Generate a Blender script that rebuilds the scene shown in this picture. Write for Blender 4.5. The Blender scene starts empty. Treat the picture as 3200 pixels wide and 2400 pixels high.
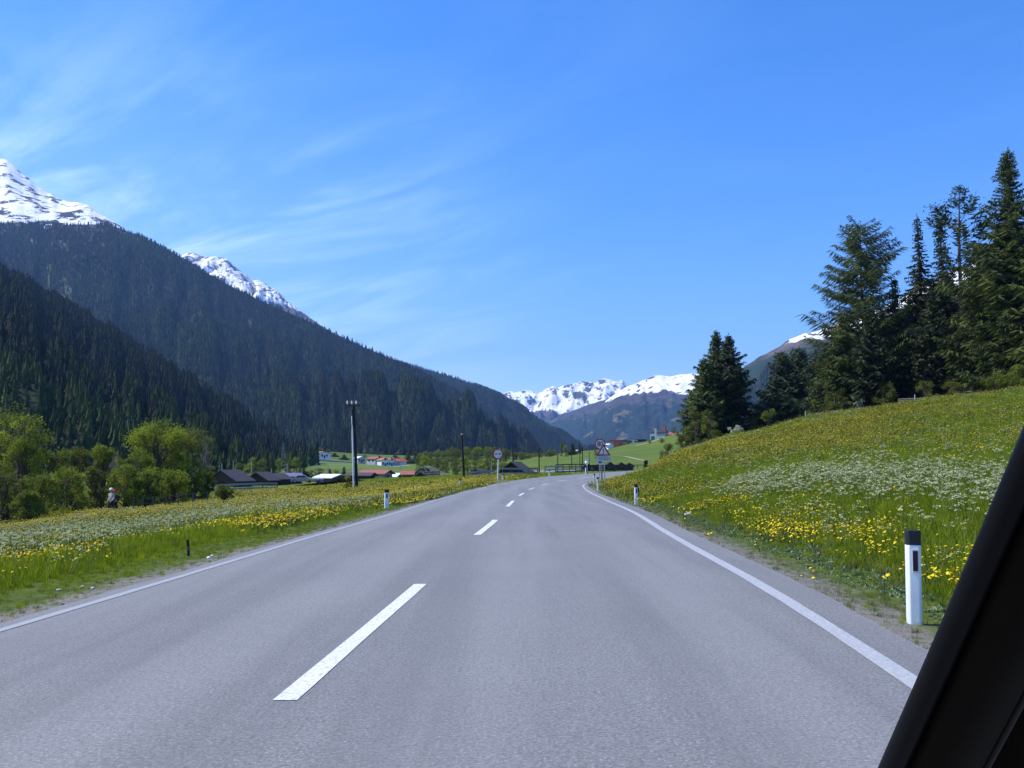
import bpy, math, random
import numpy as np
from mathutils import Vector, Matrix

# ------------------------------------------------------------------ scene, camera, sky, sun
scn = bpy.context.scene
col = scn.collection
PITCH = math.atan(0.08); FPX = 3000.0; CAMH = 1.3
cam_d = bpy.data.cameras.new("camera"); cam = bpy.data.objects.new("camera", cam_d); col.objects.link(cam)
cam.location = (0, 0, CAMH); cam.rotation_euler = (math.radians(90) + PITCH, 0, 0)
cam_d.sensor_width = 36.0; cam_d.lens = FPX / 3200 * 36.0
cam_d.clip_start = 0.05; cam_d.clip_end = 60000
scn.camera = cam
scn.view_settings.view_transform = 'Standard'; scn.view_settings.look = 'None'
scn.view_settings.gamma = 1.0; scn.view_settings.use_curve_mapping = False
scn.view_settings.exposure = 0.62
SUN_EL = math.radians(52); SUN_AZ = math.radians(-82)     # azimuth from +Y towards +X
world = bpy.data.worlds.new("World"); scn.world = world; world.use_nodes = True

def N(nt, typ, **kw):
    n = nt.nodes.new(typ)
    for k, v in kw.items():
        if k.startswith('i_'):
            key = k[2:]
            key = int(key) if key.isdigit() else key.replace('_', ' ')
            n.inputs[key].default_value = v
        else:
            setattr(n, k, v)
    return n
def L(nt, a, b): nt.links.new(a, b)
def math_n(nt, op, a, b=None, c=None, clamp=False):
    n = nt.nodes.new('ShaderNodeMath'); n.operation = op; n.use_clamp = clamp
    for i, v in enumerate((a, b, c)):
        if v is None: continue
        if isinstance(v, (int, float)): n.inputs[i].default_value = v
        else: nt.links.new(v, n.inputs[i])
    return n.outputs[0]
def maprange(nt, v, a, b, c=0.0, d=1.0, smooth=True):
    n = nt.nodes.new('ShaderNodeMapRange'); n.interpolation_type = 'SMOOTHSTEP' if smooth else 'LINEAR'
    nt.links.new(v, n.inputs[0])
    for i, x in zip((1, 2, 3, 4), (a, b, c, d)): n.inputs[i].default_value = x
    return n.outputs[0]
def mixc(nt, f, a, b):
    n = nt.nodes.new('ShaderNodeMix'); n.data_type = 'RGBA'
    if isinstance(f, (int, float)): n.inputs[0].default_value = f
    else: nt.links.new(f, n.inputs[0])
    for i, v in ((6, a), (7, b)):
        if isinstance(v, (tuple, list)): n.inputs[i].default_value = (*v[:3], 1)
        else: nt.links.new(v, n.inputs[i])
    return n.outputs[2]
def noise_n(nt, vec, scale, detail=4, rough=0.55, dist=0.0):
    n = nt.nodes.new('ShaderNodeTexNoise'); n.inputs['Scale'].default_value = scale
    n.inputs['Detail'].default_value = detail; n.inputs['Roughness'].default_value = rough
    n.inputs['Distortion'].default_value = dist
    if vec is not None: nt.links.new(vec, n.inputs['Vector'])
    return n.outputs[0]
def mapping_n(nt, vec, scale=(1, 1, 1), rot=(0, 0, 0), loc=(0, 0, 0)):
    n = nt.nodes.new('ShaderNodeMapping'); n.inputs['Scale'].default_value = scale
    n.inputs['Rotation'].default_value = rot; n.inputs['Location'].default_value = loc
    nt.links.new(vec, n.inputs['Vector']); return n.outputs[0]

def build_world():
    nt = world.node_tree; nt.nodes.clear()
    out = N(nt, 'ShaderNodeOutputWorld'); bg = N(nt, 'ShaderNodeBackground')
    sky = N(nt, 'ShaderNodeTexSky'); sky.sky_type = 'NISHITA'; sky.sun_disc = False
    sky.sun_elevation = SUN_EL; sky.sun_rotation = SUN_AZ; sky.altitude = 1200
    sky.air_density = 1.0; sky.dust_density = 0.3; sky.ozone_density = 3.0
    hs = N(nt, 'ShaderNodeHueSaturation'); hs.inputs['Saturation'].default_value = SKY_SAT
    L(nt, sky.outputs[0], hs.inputs['Color'])
    tint = nt.nodes.new('ShaderNodeMix'); tint.data_type = 'RGBA'; tint.blend_type = 'MULTIPLY'
    tint.inputs[0].default_value = 1.0; tint.inputs[7].default_value = (*SKY_TINT, 1)
    L(nt, hs.outputs[0], tint.inputs[6])
    # thin cirrus, laid on a plane high above the valley
    tc = N(nt, 'ShaderNodeTexCoord'); sep = N(nt, 'ShaderNodeSeparateXYZ'); L(nt, tc.outputs['Generated'], sep.inputs[0])
    zc = math_n(nt, 'MAXIMUM', sep.outputs[2], 0.0)
    zc = math_n(nt, 'ADD', zc, 0.12)
    px = math_n(nt, 'DIVIDE', sep.outputs[0], zc); py = math_n(nt, 'DIVIDE', sep.outputs[1], zc)
    cmb = N(nt, 'ShaderNodeCombineXYZ'); L(nt, px, cmb.inputs[0]); L(nt, py, cmb.inputs[1])
    m1 = mapping_n(nt, mapping_n(nt, cmb.outputs[0], (1, 1, 1), (0, 0, math.radians(38))), (0.42, 1.25, 1), (0, 0, 0), (3.1, 1.7, 0))
    m2 = mapping_n(nt, cmb.outputs[0], (0.5, 0.5, 1), (0, 0, 0), (0.2, 4.4, 0))
    streak = noise_n(nt, m1, 2.0, 8, 0.62, 1.1)
    broad = noise_n(nt, m2, 1.1, 3, 0.5, 0.3)
    s = maprange(nt, streak, 0.36, 0.74)
    # cloud sheet lies to the left (west) of the road and thins out overhead
    lm = maprange(nt, px, 0.45, -1.4)
    b = maprange(nt, broad, 0.32, 0.62, 0.25, 1.0)
    fac = math_n(nt, 'MULTIPLY', math_n(nt, 'MULTIPLY', s, b), math_n(nt, 'MULTIPLY_ADD', lm, 0.80, 0.05))
    patch = math_n(nt, 'MULTIPLY', maprange(nt, px, 0.35, -1.3), maprange(nt, sep.outputs[2], 0.46, 0.20))
    patch = math_n(nt, 'MULTIPLY', patch, math_n(nt, 'MULTIPLY_ADD', s, 0.6, 0.25))
    fac = math_n(nt, 'ADD', math_n(nt, 'MULTIPLY', fac, 0.58), math_n(nt, 'MULTIPLY', patch, 0.66), clamp=True)
    cc = mixc(nt, fac, tint.outputs[2], CLOUD_COL)
    L(nt, cc, bg.inputs[0]); bg.inputs[1].default_value = SKY_STR
    L(nt, bg.outputs[0], out.inputs[0])
SKY_SAT = 1.32; SKY_TINT = (1.01, 0.965, 1.20); SKY_STR = 0.14; CLOUD_COL = (4.4, 6.0, 7.6)
build_world()
sd = bpy.data.lights.new("sun", 'SUN'); sun = bpy.data.objects.new("sun", sd); col.objects.link(sun)
sd.energy = 4.2; sd.angle = math.radians(0.5); sd.color = (1.0, 0.95, 0.87)
sdir = Vector((math.sin(SUN_AZ) * math.cos(SUN_EL), math.cos(SUN_AZ) * math.cos(SUN_EL), math.sin(SUN_EL)))
sun.rotation_euler = sdir.to_track_quat('Z', 'Y').to_euler()
sun.location = sdir * 100
scn.cycles.max_bounces = 6; scn.cycles.diffuse_bounces = 2; scn.cycles.glossy_bounces = 2
scn.cycles.transmission_bounces = 4; scn.cycles.transparent_max_bounces = 8; scn.cycles.volume_bounces = 0
scn.cycles.sample_clamp_indirect = 4.0
scn.cycles.use_denoising = True

# ------------------------------------------------------------------ numeric helpers
CP, SP = math.cos(PITCH), math.sin(PITCH)
def unproj(px, py, D):
    a = (np.asarray(px, float) - 1600) / FPX; b = (1200 - np.asarray(py, float)) / FPX
    k = D / (CP - b * SP)
    return a * k, (CP - b * SP) * k, CAMH + (b * CP + SP) * k
def proj(X, Y, Z):
    dz = Z - CAMH; f = Y * CP + dz * SP; return 1600 + FPX * X / f, 1200 - FPX * (dz * CP - Y * SP) / f
def zpix(py, D): return float(unproj(1600, py, D)[2])
def hash2(ix, iy, seed):
    h = (ix.astype(np.int64) * 374761393 + iy.astype(np.int64) * 668265263 + seed * 1442695041) & 0xffffffff
    h = ((h ^ (h >> 13)) * 1274126177) & 0xffffffff
    return ((h ^ (h >> 16)) & 0xffff) / 65535.0
def vnoise(x, y, seed=0):
    x = np.asarray(x, float); y = np.asarray(y, float)
    ix = np.floor(x); iy = np.floor(y); fx = x - ix; fy = y - iy
    fx = fx * fx * (3 - 2 * fx); fy = fy * fy * (3 - 2 * fy)
    ix = ix.astype(np.int64); iy = iy.astype(np.int64)
    a = hash2(ix, iy, seed); b = hash2(ix + 1, iy, seed); c = hash2(ix, iy + 1, seed); d = hash2(ix + 1, iy + 1, seed)
    return (a * (1 - fx) + b * fx) * (1 - fy) + (c * (1 - fx) + d * fx) * fy
def fbm(x, y, seed=0, octv=5, gain=0.5):
    s = 0; a = 1; t = 0
    for k in range(octv):
        s = s + a * (vnoise(x * 2 ** k + 17.3 * k, y * 2 ** k - 9.1 * k, seed + k) - 0.5); t += a; a *= gain
    return s / t * 2
def sstep(x, a, b):
    t = np.clip((np.asarray(x, float) - a) / (b - a), 0, 1); return t * t * (3 - 2 * t)
class Pchip:
    def __init__(s, x, y):
        s.x = np.array(x, float); s.y = np.array(y, float)
        h = np.diff(s.x); d = np.diff(s.y) / h; m = np.zeros(len(x))
        for i in range(1, len(x) - 1):
            if d[i - 1] * d[i] > 0:
                w1 = 2 * h[i] + h[i - 1]; w2 = h[i] + 2 * h[i - 1]
                m[i] = (w1 + w2) / (w1 / d[i - 1] + w2 / d[i])
        m[0] = d[0]; m[-1] = d[-1]; s.m = m
    def __call__(s, q):
        q = np.asarray(q, float); qc = np.clip(q, s.x[0], s.x[-1])
        i = np.clip(np.searchsorted(s.x, qc) - 1, 0, len(s.x) - 2)
        h = s.x[i + 1] - s.x[i]; t = (qc - s.x[i]) / h
        r = ((1 + 2 * t) * (1 - t) ** 2 * s.y[i] + t * (1 - t) ** 2 * h * s.m[i]
             + t * t * (3 - 2 * t) * s.y[i + 1] + t * t * (t - 1) * h * s.m[i + 1])
        return r + (q - qc) * np.where(q < s.x[0], s.m[0], np.where(q > s.x[-1], s.m[-1], 0))

# ------------------------------------------------------------------ road and terrain shape
ZR = Pchip([-60, 15, 20, 32, 55, 85, 110, 130, 150, 185, 270], [0, 0, -.03, -.2, -.55, -.75, -.83, -.79, -.75, -.67, -.6])
def road_hit(px, py):
    Ds = np.exp(np.linspace(math.log(3), math.log(230), 6000))
    z = unproj(px, py, Ds)[2]; f = z - ZR(Ds)
    k = int(np.argmax(f < 0)) if (f < 0).any() else len(Ds) - 1
    return float(unproj(px, py, Ds[k])[0]), float(Ds[k])
def trace(pts, extra_front, extra_back):
    a = sorted([road_hit(*p)[::-1] for p in pts]); a = extra_front + a + extra_back
    Ys = [a[0][0]]; Xs = [a[0][1]]
    for y, x in a[1:]:
        if y > Ys[-1] + 1.0: Ys.append(y); Xs.append(x)
    return np.array(Ys), np.array(Xs)
lY, lX = trace([(0, 1967), (557, 1800), (800, 1728), (1243, 1600), (1339, 1569), (1436, 1541), (1513, 1523), (1554, 1512),
                (1608, 1503), (1646, 1497), (1735, 1488), (1830, 1481)], [(-60, -8.5), (0, -4.55)], [(185, 22.8), (220, 39), (250, 60), (275, 84)])
rY, rX = trace([(2839, 2100), (2643, 1970), (2453, 1856), (2327, 1787), (2200, 1723), (1972, 1593), (1925, 1574), (1877, 1553),
                (1846, 1538), (1827, 1523), (1828, 1514), (1849, 1508)], [(-60, -2.8), (0, 2.05)], [(110, 11.2), (130, 15.6), (150, 21), (185, 32), (210, 46), (235, 68), (262, 104)])
cY, cX = trace([(883, 2195), (1315, 1826), (1490, 1672), (1550, 1625), (1586, 1583), (1604, 1565), (1622, 1549), (1637, 1541),
                (1653, 1530), (1670, 1524), (1693, 1516), (1713, 1512), (1742, 1504), (1770, 1500), (1812, 1494), (1842, 1491)],
               [(-60, -5.2), (0, -1.52)], [(185, 27), (215, 43), (245, 66), (268, 93)])
def smooth_curve(Y, X):
    p = Pchip(Y, X); q = np.linspace(-60, Y[-1], 900); v = p(q)
    k = np.hanning(31); k /= k.sum(); vp = np.pad(v, 15, mode='reflect', reflect_type='odd'); v = np.convolve(vp, k, 'valid')
    return lambda y: np.interp(y, q, v)
XL, XR, XC = smooth_curve(lY, lX), smooth_curve(rY, rX), smooth_curve(cY, cX)
ROAD_END = 258.0
COLS = [(-1500, [(6, -.25), (15, -.6), (40, -1.6), (70, -2.6), (150, -3.2), (400, -2), (800, 0)]),
 (0, [(6, -.05), (8, -.1), (15, -.45), (30, -1.3), (45, -2.2), (60, -2.95), (150, -3.4), (400, -2.5), (800, 5)]),
 (350, [(8, 0), (15, -.3), (30, -1.05), (50, -1.85), (65, -2.4), (80, -3.0), (150, -3.2), (400, -2.5), (700, 2)]),
 (900, [(10, 0), (15, -.05), (25, -.3), (40, -.8), (70, -1.6), (100, -1.95), (130, -2.8), (170, -3.2), (300, -3), (500, -2), (600, -1), (700, 2), (900, 12)]),
 (1200, [(15, 0), (30, -.45), (60, -1.15), (90, -1.5), (115, -1.65), (130, -1.55), (152, -1.5), (175, -2.6), (200, -3.2), (300, -3), (500, -2.8), (650, -2.4), (720, -1), (900, 7)]),
 (1400, [(15, 0), (40, -.55), (80, -1.05), (120, -1.2), (150, -1.1), (170, -2), (200, -2.5), (300, -2.5), (500, -.8), (650, 0), (900, 5)]),
 (1560, [(15, 0), (60, -.6), (100, -.8), (135, -.75), (160, -1.0), (200, -2), (300, -1.5), (450, 1), (900, 6)]),
 (1700, [(15, 0), (100, -.85), (150, -.75), (170, -1), (220, -1.5), (260, -.9), (300, .0), (400, 1.9), (900, 7)]),
 (1850, [(15, 0), (60, -.5), (110, -.8), (170, -.7), (200, -1), (260, 0), (350, 2.9), (450, 5.4), (600, 7.5), (900, 11)]),
 (2000, [(15, -.02), (30, -.15), (50, -.05), (80, .0), (100, .05), (120, -.15), (150, -.55), (185, -.68), (210, -1), (260, 0), (350, 4.6), (500, 10.8), (620, 13), (800, 14), (1000, 17)]),
 (2150, [(12, -.03), (15, -.05), (30, .35), (60, 1.0), (100, 2.25), (120, 2.65), (140, 2.1), (170, 0.5), (200, -.3), (260, 1), (350, 7.5), (500, 16.5), (700, 20), (1000, 22)]),
 (2300, [(8, 0), (12, -.05), (20, .25), (30, .55), (40, .8), (60, 1.9), (100, 3.5), (140, 4.9), (160, 4.8), (200, 3.8), (300, 5), (500, 12), (1000, 22)]),
 (2600, [(8, 0), (12, .1), (18, .45), (26, .85), (34, 1.1), (50, 2.15), (80, 4.5), (120, 7.0), (150, 7.6), (220, 8), (400, 9), (1000, 20)]),
 (3000, [(7, -.05), (10, .1), (16, .6), (24, 1.05), (30, 1.3), (45, 2.7), (80, 6.3), (110, 8.4), (150, 9.6), (220, 11), (400, 12), (1000, 22)]),
 (3400, [(7, 0), (10, .25), (16, .9), (24, 1.4), (30, 1.8), (45, 3.6), (80, 7.9), (110, 10.2), (150, 11.5), (220, 13), (1000, 24)]),
 (5000, [(6, .1), (10, .8), (16, 1.8), (30, 4), (45, 7), (80, 14), (150, 20), (300, 22), (1000, 30)])]
CPX = np.array([c[0] for c in COLS], float)
CF = [Pchip([math.log(d) for d, z in c[1]], [z for d, z in c[1]]) for c in COLS]
CMAX = [math.log(c[1][-1][0]) for c in COLS]
def table_z(X, Y):
    Yc = np.maximum(np.asarray(Y, float), 6.0); u = np.clip(1600 + FPX * np.asarray(X, float) / Yc, CPX[0], CPX[-1])
    ly = np.log(Yc)
    allz = np.stack([f(np.minimum(ly, m)) for f, m in zip(CF, CMAX)])
    i = np.clip(np.searchsorted(CPX, u) - 1, 0, len(CPX) - 2)
    t = (u - CPX[i]) / (CPX[i + 1] - CPX[i]); t = t * t * (3 - 2 * t) * 0.5 + t * 0.5
    a = np.take_along_axis(allz, i[None], 0)[0]; b = np.take_along_axis(allz, i[None] + 1, 0)[0]
    return a * (1 - t) + b * t
def road_dist(X, Y):
    Yq = np.clip(Y, -60, ROAD_END)
    dl = (XL(Yq + 2) - XL(Yq - 2)) / 4; dr = (XR(Yq + 2) - XR(Yq - 2)) / 4
    sl = (XL(Yq) - .15 - X) / np.sqrt(1 + dl ** 2); sr = (X - XR(Yq) - .35) / np.sqrt(1 + dr ** 2)
    s = np.maximum(sl, sr)
    return s + np.maximum(np.asarray(Y, float) - ROAD_END, 0), sr > sl
def ground_z(X, Y):
    shp = np.shape(X); X = np.atleast_1d(np.asarray(X, float)).ravel(); Y = np.atleast_1d(np.asarray(Y, float)).ravel()
    s, right = road_dist(X, Y)
    z = table_z(X, Y)
    amp = np.clip(Y / 60, .35, 8)
    z = z + fbm(X / 4.0, Y / 4.0, 3, 3) * .05 * sstep(s, 1, 4) + fbm(X / 22, Y / 22, 8, 3) * .12 * sstep(s, 3, 12)
    w = sstep(s, 0.2, 4.5)
    zr = ZR(Y); zroad = zr - .02 - .03 * sstep(s, 0, .6)
    z = zroad * (1 - w) + z * w
    z = np.where(s < -0.02, zr - .12, z)
    return z.reshape(shp) if shp else float(z[0])
def gz(x, y): return float(ground_z(np.array([x]), np.array([y]))[0])
def hit(px, py):
    Ds = np.exp(np.linspace(math.log(3), math.log(1200), 5000))
    x, y, z = unproj(px, py, Ds); g = ground_z(x, y); f = z - g
    k = int(np.argmax(f < 0)) if (f < 0).any() else len(Ds) - 1
    return float(x[k]), float(y[k]), float(g[k])
def at(px, D):
    x, y, z = unproj(px, 1450, D); return float(x), float(y), gz(float(x), float(y))

# ------------------------------------------------------------------ object helpers
def tag(o, label=None, cat=None, group=None, kind=None):
    if label: o['label'] = label
    if cat: o['category'] = cat
    if group: o['group'] = group
    if kind: o['kind'] = kind
    return o
def empty(name, loc, rz=0, label=None, cat=None, group=None, tilt=(0, 0)):
    o = bpy.data.objects.new(name, None); col.objects.link(o); o.location = loc; o.rotation_euler = (tilt[0], tilt[1], rz)
    o.empty_display_size = .2
    return tag(o, label, cat, group)
def np_mesh(name, V, F, mat=None, smooth=False, attrs=None):
    """V (n,3); F (m,k) same-size faces, or a list of faces"""
    me = bpy.data.meshes.new(name)
    if isinstance(F, np.ndarray):
        V = np.asarray(V, np.float32); m, k = F.shape
        me.vertices.add(len(V)); me.vertices.foreach_set('co', V.ravel())
        me.loops.add(m * k); me.loops.foreach_set('vertex_index', F.astype(np.int32).ravel())
        me.polygons.add(m); me.polygons.foreach_set('loop_start', np.arange(0, m * k, k, dtype=np.int32))
        me.update(calc_edges=True)
    else:
        me.from_pydata([tuple(v) for v in V], [], F)
    if smooth: me.polygons.foreach_set('use_smooth', np.ones(len(me.polygons), bool))
    if attrs:
        for an, av in attrs.items():
            a = me.attributes.new(an, 'FLOAT', 'POINT'); a.data.foreach_set('value', np.asarray(av, np.float32).ravel())
    if mat: me.materials.append(mat)
    me.validate(); me.update()
    return me
def link(name, me, parent=None, loc=(0, 0, 0), rot=(0, 0, 0)):
    o = bpy.data.objects.new(name, me); col.objects.link(o); o.location = loc; o.rotation_euler = rot
    if parent: o.parent = parent
    return o
def copy_tree(o, parent=None):
    c = o.copy(); col.objects.link(c)
    if parent: c.parent = parent
    for ch in [x for x in KIDS.get(o.name, [])]: 
        copy_tree(ch, c)
    return c
KIDS = {}
def kids(root):
    ch = [x for x in bpy.data.objects if x.parent == root]; KIDS[root.name] = ch
    for c in ch: kids(c)

class MB:
    def __init__(s): s.V = []; s.F = []
    def add(s, vs, fs):
        b = len(s.V); s.V += [tuple(v) for v in vs]; s.F += [tuple(i + b for i in f) for f in fs]; return s
    def box(s, x0, x1, y0, y1, z0, z1, M=None):
        vs = [Vector((x, y, z)) for z in (z0, z1) for y in (y0, y1) for x in (x0, x1)]
        if M: vs = [M @ v for v in vs]
        return s.add(vs, [(0, 2, 3, 1), (4, 5, 7, 6), (0, 1, 5, 4), (2, 6, 7, 3), (0, 4, 6, 2), (1, 3, 7, 5)])
    def tube(s, pts, rad, n=8, cap=True):
        pts = [Vector(p) for p in pts]
        if not isinstance(rad, (list, tuple)): rad = [rad] * len(pts)
        vs = []; 
        for i, p in enumerate(pts):
            d = (pts[min(i + 1, len(pts) - 1)] - pts[max(i - 1, 0)]).normalized()
            a = d.cross(Vector((0, 0, 1)) if abs(d.z) < .9 else Vector((1, 0, 0))).normalized(); b = d.cross(a)
            for k in range(n):
                t = 2 * math.pi * k / n; vs.append(p + (a * math.cos(t) + b * math.sin(t)) * rad[i])
        fs = [(i * n + k, i * n + (k + 1) % n, (i + 1) * n + (k + 1) % n, (i + 1) * n + k) for i in range(len(pts) - 1) for k in range(n)]
        if cap: fs += [tuple(range(n))[::-1], tuple(range((len(pts) - 1) * n, len(pts) * n))]
        return s.add(vs, fs)
    def lathe(s, prof, n=16, loc=(0, 0, 0), M=None):
        vs = [Vector((r * math.cos(2 * math.pi * k / n), r * math.sin(2 * math.pi * k / n), z)) for r, z in prof for k in range(n)]
        if M: vs = [M @ v for v in vs]
        vs = [v + Vector(loc) for v in vs]
        fs = [(i * n + k, i * n + (k + 1) % n, (i + 1) * n + (k + 1) % n, (i + 1) * n + k) for i in range(len(prof) - 1) for k in range(n)]
        fs += [tuple(range(n))[::-1], tuple(range((len(prof) - 1) * n, len(prof) * n))]
        return s.add(vs, fs)
    def prism(s, poly, y0, y1):
        """poly in xz, extruded along y"""
        n = len(poly); vs = [(x, y0, z) for x, z in poly] + [(x, y1, z) for x, z in poly]
        fs = [tuple(range(n)), tuple(range(n, 2 * n))[::-1]] + [(i, i + n, (i + 1) % n + n, (i + 1) % n) for i in range(n)]
        return s.add(vs, fs)
    def build(s, name, mat, parent=None, smooth=False, loc=(0, 0, 0), bevel=0):
        me = np_mesh(name, s.V, s.F, mat, smooth)
        o = link(name, me, parent, loc)
        if bevel:
            m = o.modifiers.new('bevel', 'BEVEL'); m.width = bevel; m.segments = 2; m.limit_method = 'ANGLE'
        return o

# ------------------------------------------------------------------ materials
MATS = {}
def mat(name, color, rough=0.8, var=0.15, scale=3.0, metal=0.0, spec=0.3, bump=0.0, stretch=(1, 1, 1), trans=0.0, rnd=0.0, col2=None):
    if name in MATS: return MATS[name]
    m = bpy.data.materials.new(name); m.use_nodes = True; nt = m.node_tree; nt.nodes.clear(); MATS[name] = m
    out = N(nt, 'ShaderNodeOutputMaterial'); bs = N(nt, 'ShaderNodeBsdfPrincipled')
    tc = N(nt, 'ShaderNodeTexCoord'); v = mapping_n(nt, tc.outputs['Object'], stretch)
    n = noise_n(nt, v, scale, 5)
    c1 = tuple(c * (1 - var) for c in color); c2 = tuple(min(1, c * (1 + var)) for c in color) if col2 is None else col2
    cc = mixc(nt, maprange(nt, n, .3, .7), c1, c2)
    if rnd:
        oi = N(nt, 'ShaderNodeObjectInfo')
        hs = N(nt, 'ShaderNodeHueSaturation'); L(nt, cc, hs.inputs['Color'])
        L(nt, math_n(nt, 'MULTIPLY_ADD', oi.outputs['Random'], 2 * rnd, 1 - rnd), hs.inputs['Value'])
        L(nt, math_n(nt, 'MULTIPLY_ADD', oi.outputs['Random'], -.05 * rnd * 2, .5 + .05 * rnd), hs.inputs['Hue'])
        cc = hs.outputs[0]
    L(nt, cc, bs.inputs['Base Color']); bs.inputs['Roughness'].default_value = rough; bs.inputs['Metallic'].default_value = metal
    bs.inputs['Specular IOR Level'].default_value = spec
    if bump:
        bn = N(nt, 'ShaderNodeBump'); bn.inputs['Strength'].default_value = bump; L(nt, n, bn.inputs['Height']); L(nt, bn.outputs[0], bs.inputs['Normal'])
    if trans:
        tr = N(nt, 'ShaderNodeBsdfTranslucent'); L(nt, cc, tr.inputs[0])
        mx = N(nt, 'ShaderNodeMixShader'); mx.inputs[0].default_value = trans
        L(nt, bs.outputs[0], mx.inputs[1]); L(nt, tr.outputs[0], mx.inputs[2]); L(nt, mx.outputs[0], out.inputs[0])
    else: L(nt, bs.outputs[0], out.inputs[0])
    return m
def wood_mat(name, color, var=.3): return mat(name, color, .85, var, 2.0, bump=.2, stretch=(3, 3, 14))

M_POST_W = mat('white_plastic', (.72, .74, .76), .45, .06, 6, spec=.4)
M_BLACK = mat('black_plastic', (.012, .013, .016), .5, .2, 8)
M_GALV = mat('galvanised_steel', (.33, .35, .37), .45, .15, 5, metal=.6)
M_WHITEP = mat('white_paint_metal', (.7, .72, .74), .5, .1, 4)
M_RED = mat('sign_red', (.36, .012, .02), .45, .12, 6)
M_SIGNW = mat('sign_white', (.55, .57, .58), .45, .07, 5)
M_SIGNB = mat('sign_black', (.01, .01, .012), .5, .1, 5)
M_WOOD_D = wood_mat('weathered_dark_wood', (.045, .033, .026))
M_WOOD_B = wood_mat('brown_wood', (.10, .065, .042))
M_WOOD_G = wood_mat('grey_weathered_rails', (.30, .29, .29))
M_WOOD_GD = wood_mat('dark_grey_rails', (.085, .08, .078))
M_WOOD_N = wood_mat('near_black_wood', (.016, .013, .012))
M_ROOF_D = mat('dark_grey_roofing', (.06, .052, .056), .8, .25, 4, stretch=(1, 6, 1))
M_ROOF_P = mat('bluish_roofing', (.16, .15, .27), .6, .2, 4)
M_ROOF_W = mat('white_sheet_roofing', (.8, .82, .85), .4, .08, 4)
M_ROOF_R = mat('red_roof_tiles', (.30, .10, .08), .8, .25, 6, stretch=(1, 8, 1))
M_ROOF_R2 = mat('orange_red_roof_tiles', (.42, .11, .065), .8, .2, 6)
M_PLASTER = mat('white_plaster', (.78, .78, .76), .85, .06, 3)
M_PLASTER_G = mat('grey_plaster', (.42, .44, .48), .85, .1, 3)
M_ORANGE = mat('orange_red_render', (.45, .13, .07), .8, .15, 3)
M_GLASS = mat('dark_window_glass', (.03, .04, .05), .12, .1, 2, spec=.6)
M_BARK = mat('bark', (.09, .065, .048), .9, .4, 5, bump=.4, stretch=(2, 2, .5))
M_BARK_G = mat('grey_bark', (.16, .14, .12), .9, .35, 5, bump=.3, stretch=(2, 2, .5))
M_STONE = mat('pale_stone', (.55, .54, .5), .9, .2, 8, bump=.3)
M_CONC = mat('concrete', (.38, .37, .35), .9, .2, 2, bump=.1)
M_SPRUCE = mat('spruce_needles', (.042, .068, .016), .75, .55, .35, trans=.26, col2=(.09, .12, .02))
M_SPRUCE_D = mat('dark_spruce_needles', (.022, .038, .016), .75, .5, .35, trans=.2, col2=(.05, .065, .018))
M_LARCH = mat('larch_needles', (.05, .08, .018), .75, .4, .4, trans=.28, col2=(.10, .135, .025))
M_PINE = mat('pine_needles', (.028, .052, .026), .75, .5, .5, trans=.2, col2=(.06, .09, .036))
M_LEAF_Y = mat('yellow_green_leaves', (.16, .22, .014), .65, .4, .35, trans=.45, col2=(.30, .36, .02))
M_LEAF_G = mat('mid_green_leaves', (.13, .18, .016), .65, .4, .35, trans=.45, col2=(.23, .28, .022))
M_LEAF_O = mat('olive_leaves', (.12, .145, .02), .7, .4, .5, trans=.38, col2=(.20, .22, .03))
M_LEAF_B = mat('bright_yellow_bush_leaves', (.30, .28, .01), .65, .3, .8, trans=.4, col2=(.42, .38, .02))
M_BLOSSOM = mat('white_blossom', (.5, .52, .36), .7, .2, 1.5, trans=.3)

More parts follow.
